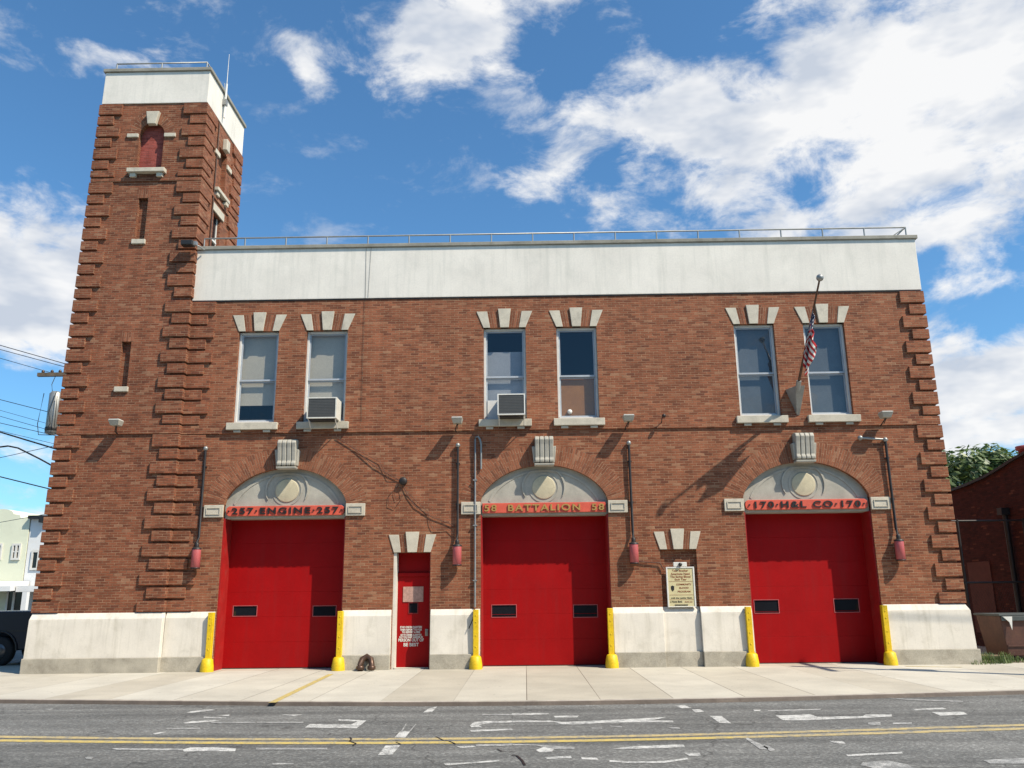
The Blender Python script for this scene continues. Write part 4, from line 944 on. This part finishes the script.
tree((p.x-.6, 18, -.2), 8.0, 3.6, 'leafy green tree rising behind the dark side building, nearer the station', 16000, 5.45, 3)
p = at(1010, 480, 20)
tree((p.x-.3, 20, -.2), 7.8, 3.2, 'leafy green tree behind the dark side building, partly hidden by its roof', 9000, 5.9, 5)

# ------------------------------------------------------------------ street pole and overhead wires off to the right (throws the shadows on the pavement)
t = thing('utility_pole', 'wooden utility pole at the kerb with overhead wires, right of the station', 'utility pole', (12.9, -4.6, 0))
b = MB(); b.tube([(0, 0, -.1), (0, 0, 9.6)], .15, 12, .11); b.build('pole', M['wood'], t)
b = MB(); b.box(-.06, .06, -1.1, 1.1, 8.9, 9.02); b.build('crossarm', M['wood'], t)
b = MB(); b.box(.1, .5, -.2, .2, 6.6, 7.2); b.build('equipment_box', M['galv'], t, .02)
for y, z, nm in ((-5.5, 9.05, 'first'), (-3.7, 9.05, 'second')):
    b = MB(); b.tube([(12.9+k*2.4, y+.0*k, z-.5*math.sin(math.pi*k/14)) for k in range(15)], .018, 5)
    tag(b.build('overhead_wire', M['cable']), 'overhead wire from the kerb pole running off right, '+('street side' if nm == 'first' else 'building side'), 'wire', 'overhead wires right of the station')

# ------------------------------------------------------------------ left background
PY = 8.0; pc = at(74, 378, PY)
t = thing('utility_pole', 'utility pole with transformer mostly hidden behind the tower', 'utility pole', (pc.x, PY, -.13))
O = Vector((pc.x, PY, -.13))
def LP(u, v, Y=PY): q = at(u, v, Y)-O; return q
b = MB(); b.tube([(0, 0, 0), (0, 0, pc.z+.6)], .17, 10, .12); b.build('pole', M['wood'], t)
c0, c1 = LP(38, 375), LP(96, 379); b = MB(); b.box(c0.x, c1.x, -.06, .06, c0.z-.06, c0.z+.07)
b.build('crossarm', M['wood'], t)
b = MB()
for u in (43, 52, 60):
    q = LP(u, 373); b.lathe((q.x, 0, c0.z+.07), [(.04, 0), (.06, .05), (.03, .1), (.001, .12)], 10)
b.build('insulator', M['brown'], t)
q0, q1 = LP(45, 434), LP(62, 392)
cxm = (q0.x+q1.x)/2+.02; b = MB(); b.lathe((cxm, 0, q0.z), [(.19, 0), (.22, .04), (.22, q1.z-q0.z-.08), (.16, q1.z-q0.z), (.001, q1.z-q0.z+.03)], 18)
b.build('transformer', M['galv'], t)
b = MB(); b.lathe((cxm, 0, q0.z), [(.225, .1), (.235, .12), (.235, .2), (.225, .22)], 18); b.box(cxm, .0, -.05, .05, q0.z+.3, q0.z+.36); b.build('mount_band', M['dark'], t)
b = MB()
x_ = cxm
b.tube([(x_-.1, -.1, q1.z), (x_-.14, -.12, q1.z+.25), (x_-.1, 0, c0.z)], .012); b.tube([(x_-.3, -.25, q1.z-.1), (x_-.36, -.3, q0.z+.3), (x_-.28, -.3, q0.z-.08), (x_+.2, -.3, q0.z-.1)], .014)
b.tube([(x_+.15, -.28, q1.z-.05), (x_-.02, -.3, q0.z+.7), (x_+.08, -.3, q0.z+.3), (x_-.08, -.3, q0.z)], .012); b.tube([(x_+.2, -.28, q1.z-.2), (x_+.24, -.3, q0.z+.05)], .012); b.build('jumper_wire', M['cable'], t)
wires = [((0, 346), (66, 365), .014, 'uppermost overhead wire left of the tower'), ((0, 350), (66, 368), .012, 'second overhead wire, just under the uppermost one'), ((0, 359), (52, 374), .01, 'overhead wire meeting the pole crossarm'),
         ((0, 400), (62, 416), .012, 'wire passing behind the upper part of the transformer'), ((0, 411), (56, 427), .007, 'faint thin wire by the middle of the transformer'), ((0, 417), (56, 433), .009, 'thin wire by the lower part of the transformer'), ((0, 423), (56, 436), .011, 'wire reaching the bottom of the transformer'),
         ((0, 433), (62, 452), .028, 'thick black cable just below the transformer'), ((0, 431), (62, 446), .008, 'thin wire above the thick cable'), ((0, 477), (48, 489), .02, 'lowest drooping black cable above the houses'), ((-5, 453), (62, 438), .011, 'wire rising to the right below the transformer'), ((0, 517), (44, 509), .009, 'thin wire passing over the roof of the pale green house')]
for (a, b_, r_, s_) in wires:
    A, B = at(a[0]-900, a[1]-(b_[1]-a[1])/(b_[0]-a[0])*900, PY), at(b_[0]+14, b_[1]+3, PY)
    m_ = MB(); m_.tube([A.lerp(B, k/12)-Vector((0, 0, .03*math.sin(math.pi*k/12))) for k in range(13)], r_, 5)
    tag(m_.build('overhead_wire', M['cable']), s_, 'wire', 'overhead wires left of the tower')
m_ = MB(); P = [at(u, v, PY) for u, v in ((-900, 330), (-400, 390), (-60, 438), (-20, 444), (0, 447), (8, 446), (18, 448), (28, 453), (40, 459), (60, 470))]; m_.tube(P, .03, 6)
tag(m_.build('overhead_wire', M['cable']), 'thick sagging cable with a bend, between transformer and houses', 'wire', 'overhead wires left of the tower')
# houses
HY = 24.0
def px2(u, v, Y=HY): return at(u, v, Y)
a, b2_ = px2(-60, 511), px2(30.5, 516)
t = thing('row_house', 'pale green two-storey row house with scalloped parapet far left', 'house', ((a.x+b2_.x)/2, HY, 0)); o_ = ((a.x+b2_.x)/2, HY, 0)
b = MB(); x0, x1 = a.x, b2_.x; zt = px2(16, 516).z
pz = [(x0, -.1), (x1, -.1), (x1, zt)]+[(px2(u, v).x, px2(u, v).z) for u, v in ((30, 517), (21, 518), (20, 515), (14, 514), (12, 511), (8, 509.5), (3, 509), (-4, 510), (-10, 513))]+[(x0, zt)]
b.prism(pz, HY, HY+10); b.build('wall', M['green_house'], t, off=o_)
for k, (u0, u1) in enumerate(((-10, 3.5), (11, 22), (-35, -22))):
    p, q = px2(u0, 560), px2(u1, 543.5); f = MB()
    f.box(p.x, p.x+.09, HY-.08, HY-.002, p.z, q.z); f.box(q.x-.09, q.x, HY-.08, HY-.002, p.z, q.z); f.box(p.x+.09, q.x-.09, HY-.08, HY-.002, p.z, p.z+.1); f.box(p.x+.09, q.x-.09, HY-.08, HY-.002, q.z-.1, q.z)
    m = (p.x+q.x)/2; f.box(m-.05, m+.05, HY-.08, HY-.002, p.z+.1, q.z-.1); m2 = (p.z+q.z)/2; f.box(p.x+.09, m-.05, HY-.06, HY-.002, m2-.03, m2+.03); f.box(m+.05, q.x-.09, HY-.06, HY-.002, m2-.03, m2+.03)
    wo = f.build('window', M['white'], t, off=o_); f = MB(); f.quad([(p.x+.09, HY-.012, p.z+.1), (q.x-.09, HY-.012, p.z+.1), (q.x-.09, HY-.012, q.z-.1), (p.x+.09, HY-.012, q.z-.1)]); f.build('pane', M['dglass'], wo, off=o_)
p, q = px2(-40, 592), px2(29, 584); f = MB(); f.prism_x([(HY-1.6, p.z), (HY-.02, p.z+.1), (HY-.02, q.z+.15), (HY-1.6, p.z+.25)], p.x, q.x); f.build('porch_roof', M['white_house'], t, off=o_)
p, q = px2(5, 612), px2(23, 591); f = MB(); f.quad([(p.x, HY-.01, 0), (q.x, HY-.01, 0), (q.x, HY-.01, q.z), (p.x, HY-.01, q.z)]); do_ = f.build('shop_window', M['dglass'], t, off=o_)
f = MB(); r = px2(14, 600)
f.box(r.x-.06, r.x+.06, HY-.06, HY-.015, 0, q.z-.05); f.box(p.x, p.x+.1, HY-.06, HY-.015, 0, q.z-.05); f.build('frame', M['white'], do_, off=o_)
r = px2(25, 600, HY-1.5); f = MB(); f.box(r.x-.12, r.x+.12, HY-1.6, HY-1.36, -.1, px2(25, 592, HY-1.5).z); f.build('porch_post', M['white_house'], t, off=o_)
a, b2_ = px2(31, 517), px2(75, 517)
t = thing('row_house', 'white two-storey row house with dark cornice next to the tower', 'house', ((a.x+b2_.x)/2, HY, 0)); o_ = ((a.x+b2_.x)/2, HY, 0)
b = MB(); zt = px2(40, 518).z; b.box(a.x, b2_.x, HY+.05, HY+10, -.1, zt); b.build('wall', M['white_house'], t, off=o_)
b = MB(); b.box(a.x-.02, b2_.x, HY-.25, HY+.1, zt-.05, zt+.12); p = px2(42, 518); b.box(p.x, p.x+.35, HY-.3, HY+.1, zt-.25, zt+.12); b.build('cornice', M['black'], t, off=o_)
p, q = px2(31.5, 568), px2(60, 552); f = MB(); f.box(p.x-.1, q.x, HY-.02, HY+.03, p.z-.1, p.z); f.box(p.x-.1, q.x, HY-.02, HY+.03, q.z, q.z+.12); f.box(p.x-.1, p.x, HY-.02, HY+.03, p.z, q.z); r = px2(37, 560); f.box(r.x, r.x+.1, HY-.02, HY+.03, p.z, q.z)
wo = f.build('window', M['white'], t, off=o_); f = MB(); f.quad([(p.x, HY+.035, p.z), (q.x, HY+.035, p.z), (q.x, HY+.035, q.z), (p.x, HY+.035, q.z)]); f.build('pane', M['dglass'], wo, off=o_)
p, q = px2(31, 612), px2(60, 591); f = MB(); f.quad([(p.x, HY+.04, 0), (q.x, HY+.04, 0), (q.x, HY+.04, q.z), (p.x, HY+.04, q.z)]); f.build('garage_opening', M['dglass'], t, off=o_)
p, q = px2(29, 592), px2(60, 583); f = MB(); f.box(p.x, q.x, HY-1.2, HY+.04, p.z, p.z+.3); f.build('awning', M['white_house'], t, off=o_)
# pickup truck
tx0 = -12.75
t = thing('pickup_truck', 'dark blue pickup truck parked beside the tower at far left', 'truck', (-15.2, 3.2, -.0)); y0 = -.95
b = MB()
side = [(2.35, .45), (2.38, .7), (2.36, 1.34), (2.3, 1.38), (-.35, 1.38), (-.38, 1.4), (-.6, 1.9), (-1.7, 1.92), (-2.35, 1.38), (-3.5, 1.28), (-3.7, 1.1), (-3.73, .5), (-3.4, .42)]
def arch_cut(cx, r=.47, n=8): return [(cx-r*math.cos(math.pi*k/n), .38+r*math.sin(math.pi*k/n)) for k in range(n+1)]
low = [(-3.4, .40)]+arch_cut(-2.75)+[(-2.1, .38), (.7, .38)]+arch_cut(1.35)+[(2.2, .42)]
poly_ = low+side[:-1]
b.prism(poly_, y0, y0+1.9); b.build('body', M['truck'], t, .03)
b = MB(); b.prism([(-1.9, 1.42), (-.7, 1.42), (-.85, 1.82), (-1.6, 1.82)], y0-.006, y0-.001); b.build('side_window', M['dglass'], t)
b = MB()
for cx in (-2.75, 1.35):
    P = [(cx-.49*math.cos(math.pi*k/10), y0-.01, .38+.49*math.sin(math.pi*k/10)) for k in range(11)]; b.tube(P, .03, 6)
b.build('arch_trim', M['black'], t)
b = MB(); b.box(2.39, 2.5, y0+.05, y0+1.85, .42, .6); b.build('bumper', M['chrome'], t, .02)
b = MB(); b.box(2.375, 2.4, y0+.02, y0+.2, .85, 1.2); b.build('tail_light', M['signred'], t)
b = MB(); b.box(-3.4, 2.3, y0-.012, y0-.001, .86, .9); b.build('side_moulding', M['black'], t)
for cx in (-2.75, 1.35):
    for yy in (y0+.02, y0+1.66):
        b = MB(); b.lathe((cx, yy+.22, .36), [(.2, .0), (.34, .01), (.37, .05), (.37, .18), (.34, .22), (.2, .22)], 24, 'y'); wo = b.build('wheel', M['tyre'], t)
        b = MB(); b.lathe((cx, yy+.0, .36), [(.2, -.01), (.19, .02), (.06, .0), (.001, .01)], 16, 'y'); b.build('rim', M['chrome'], wo)

# unseen row added across the street, behind the camera, to block the low sky
for k, (x0, x1, h_, mt, lb) in enumerate(((-30, -11, 9.6, 'brick_dark', 'unseen dark brick building added to block low sky, across from the tower side'), (-10.9, 8, 10.8, 'brick_tower', 'unseen red brick building added to block low sky, straight across from the station'), (8.1, 28, 9.2, 'brick_dark', 'unseen dark brick building added to block low sky, across from the alley side'))):
    o_ = ((x0+x1)/2, -27, 0); t = thing('sky_block_building', lb, 'building', o_, 'added buildings blocking the low sky')
    holes = []
    for j in range(5):
        xc = x0+(x1-x0)*(j+.5)/5
        for z in (1.0, 4.3, 7.0): holes.append((xc-.6, xc+.6, z, z+1.7))
    b = MB(); panel(b, x0, x1, -.3, h_, holes, -27)
    for hh_ in holes: reveal(b, hh_, -27, -27.15)
    b.quad([(x0, -27, -.3), (x0, -40, -.3), (x0, -40, h_), (x0, -27, h_)]); b.quad([(x1, -27, -.3), (x1, -40, -.3), (x1, -40, h_), (x1, -27, h_)]); b.quad([(x0, -40, -.3), (x1, -40, -.3), (x1, -40, h_), (x0, -40, h_)])
    b.build('wall', M[mt], t, off=o_)
    b = MB(); b.box(x0, x1, -40, -27.02, h_-.3, h_-.2); b.build('roof', M['coping'], t, off=o_)
    b = MB(); b.box(x0, x1, -27.02, -26.75, h_, h_+.3); b.build('cornice', M['stone_grey'], t, off=o_)
    for hh_ in holes:
        b = MB(); b.box(hh_[0], hh_[1], -27.14, -27.10, hh_[2]+.8, hh_[2]+.86); b.box(hh_[0]-.1, hh_[1]+.1, -27.1, -26.93, hh_[2]-.12, hh_[2]); wo = b.build('window', M['white'], t, off=o_)
        b = MB(); b.quad([(hh_[0], -27.15, hh_[2]), (hh_[1], -27.15, hh_[2]), (hh_[1], -27.15, hh_[3]), (hh_[0], -27.15, hh_[3])]); b.build('pane', M['dglass'], wo, off=o_)

# ------------------------------------------------------------------ world and sun
SUN = Vector((1.55, -1.0, 2.2)).normalized()
el = math.asin(SUN.z)
W = bpy.data.worlds.new('World'); sc.world = W; W.use_nodes = True; nt = W.node_tree
bg = nt.nodes['Background']; N = lambda t_, **k: (lambda x: ([setattr(x, a, b) for a, b in k.items()], x)[1])(nt.nodes.new(t_)); LK = nt.links.new
sky = N('ShaderNodeTexSky', sky_type='NISHITA'); sky.sun_disc = False; sky.sun_elevation = el
sky.sun_rotation = math.atan2(SUN.x, SUN.y); sky.air_density = 1.0; sky.dust_density = .6; sky.ozone_density = 2.0
tc = N('ShaderNodeTexCoord'); G0 = tc.outputs['Generated']
def vmath(op, a, b=None):
    x = N('ShaderNodeVectorMath', operation=op)
    for i, q in enumerate((a, b)):
        if q is None: continue
        if hasattr(q, 'links'): LK(q, x.inputs[i])
        else: x.inputs[i].default_value = q
    return x
def fm_(op, *a):
    x = N('ShaderNodeMath', operation=op)
    for i, q in enumerate(a):
        if hasattr(q, 'links'): LK(q, x.inputs[i])
        else: x.inputs[i].default_value = q
    return x.outputs[0]
# warp direction for ragged edges
def noise_(scale, detail, rough, vec=None, st=(1, 1, 1), off=(0, 0, 0)):
    mp = N('ShaderNodeMapping'); LK(vec or G0, mp.inputs[0]); mp.inputs['Scale'].default_value = st; mp.inputs['Location'].default_value = off
    x = N('ShaderNodeTexNoise'); x.inputs['Scale'].default_value = scale; x.inputs['Detail'].default_value = detail; x.inputs['Roughness'].default_value = rough; LK(mp.outputs[0], x.inputs['Vector']); return x
wn = noise_(5, 3, .55); w1 = vmath('SUBTRACT', wn.outputs['Color'], (.5, .5, .5)); w2 = N('ShaderNodeVectorMath', operation='SCALE'); LK(w1.outputs[0], w2.inputs[0]); w2.inputs['Scale'].default_value = .13
WD = vmath('ADD', G0, w2.outputs[0]).outputs[0]
blobs = [  # u, v, half-width px, half-height px, weight
    (445, 28, 92, 44, .85), (385, 2, 60, 26, .45), (550, 0, 80, 22, .5), (308, 70, 34, 28, .62),
    (640, 78, 70, 28, .42), (600, 112, 56, 26, .42), (575, 175, 66, 38, .6), (700, 120, 95, 60, .8), (880, 90, 170, 85, .88), (1000, 60, 120, 100, .9),
    (930, 165, 190, 75, .82), (720, 195, 110, 36, .6), (940, 235, 100, 22, .55), (825, 32, 50, 24, .5),
    (1000, 372, 100, 42, 1.0), (985, 432, 90, 24, .8), (998, 274, 44, 12, .4), (936, 286, 18, 12, .42),
    (15, 268, 85, 58, 1.0), (30, 322, 80, 38, .9), (50, 207, 16, 14, .42), (0, 500, 90, 24, .45), (20, 440, 90, 20, .3),
    (60, 28, 140, 26, .38), (190, 4, 80, 14, .2)]
tot = None
for (u, v, a, b_, wt) in blobs:
    c = ray(u, v).normalized(); sx, sz = F_PX/a/1.55, F_PX/b_/1.55
    mp = N('ShaderNodeMapping'); LK(WD, mp.inputs[0]); s_ = (sx, sx*.3, sz); mp.inputs['Scale'].default_value = s_
    mp.inputs['Location'].default_value = tuple(-c[k]*s_[k] for k in range(3))
    gt_ = N('ShaderNodeTexGradient', gradient_type='SPHERICAL'); LK(mp.outputs[0], gt_.inputs[0])
    q_ = fm_('MULTIPLY', gt_.outputs['Fac'], wt*1.5)
    tot = q_ if tot is None else fm_('SMOOTH_MAX', tot, q_, .25)
# scattered cumulus for the rest of the sky, away from the view
back = N('ShaderNodeSeparateXYZ'); LK(G0, back.inputs[0])
bm = N('ShaderNodeMapRange'); LK(back.outputs[1], bm.inputs[0]); bm.inputs[1].default_value = .55; bm.inputs[2].default_value = .3; bm.inputs[3].default_value = 0; bm.inputs[4].default_value = 1
far = noise_(2.2, 3, .5, st=(1, 1, 2.2), off=(3, 1, 2)); fr = N('ShaderNodeMapRange'); LK(far.outputs['Fac'], fr.inputs[0]); fr.inputs[1].default_value = .5; fr.inputs[2].default_value = .7; fr.inputs[3].default_value = 0; fr.inputs[4].default_value = .25
tot = fm_('ADD', tot, fm_('MULTIPLY', fr.outputs[0], bm.outputs[0]))
n1 = noise_(11, 10, .62, st=(1, 1, 1.8), off=(1.3, .2, .5)); n1.inputs['Distortion'].default_value = .25
dens = fm_('ADD', fm_('MULTIPLY', tot, .72), fm_('MULTIPLY', fm_('SUBTRACT', n1.outputs['Fac'], .5), 1.95))
cm = N('ShaderNodeMapRange', interpolation_type='SMOOTHSTEP'); LK(dens, cm.inputs[0]); cm.inputs[1].default_value = .22; cm.inputs[2].default_value = .70; cm.inputs[3].default_value = 0; cm.inputs[4].default_value = 1.0
gate = N('ShaderNodeMapRange', interpolation_type='SMOOTHSTEP'); LK(tot, gate.inputs[0]); gate.inputs[1].default_value = .03; gate.inputs[2].default_value = .3; gate.inputs[3].default_value = 0; gate.inputs[4].default_value = .97
fac = fm_('MULTIPLY', cm.outputs[0], gate.outputs[0])
sh = noise_(7, 4, .6, st=(1, 1, 2.4), off=(5, 2, 1)); shr = N('ShaderNodeValToRGB'); LK(sh.outputs['Fac'], shr.inputs[0]); e_ = shr.color_ramp.elements
CW = 8.6
e_[0].position = .36; e_[0].color = (.62, .68, .78, 1); e_[1].position = .56; e_[1].color = (1, 1, 1, 1)
cc = N('ShaderNodeVectorMath', operation='SCALE'); LK(shr.outputs[0], cc.inputs[0]); cc.inputs['Scale'].default_value = CW
mx = N('ShaderNodeMix', data_type='RGBA'); LK(fac, mx.inputs[0]); tint = vmath('MULTIPLY', sky.outputs[0], (.80, 1.30, 1.55)); LK(tint.outputs[0], mx.inputs[6]); LK(cc.outputs[0], mx.inputs[7])
LK(mx.outputs[2], bg.inputs[0]); bg.inputs[1].default_value = .09
W.cycles.sampling_method = 'MANUAL'; W.cycles.sample_map_resolution = 256
sun_d = bpy.data.lights.new('sun', 'SUN'); sun_d.energy = 5.0; sun_d.angle = R(.53); sun_d.color = (1, .905, .76)
so = bpy.data.objects.new('sun', sun_d); col.objects.link(so); so.rotation_euler = (-SUN).to_track_quat('-Z', 'Y').to_euler(); so.location = (20, -20, 30)
vs = sc.view_settings; vs.view_transform = 'Standard'; vs.look = 'None'; vs.gamma = 1; vs.exposure = 0.32
sc.render.engine = 'CYCLES'
sc.cycles.max_bounces = 5; sc.cycles.diffuse_bounces = 1; sc.cycles.transparent_max_bounces = 8
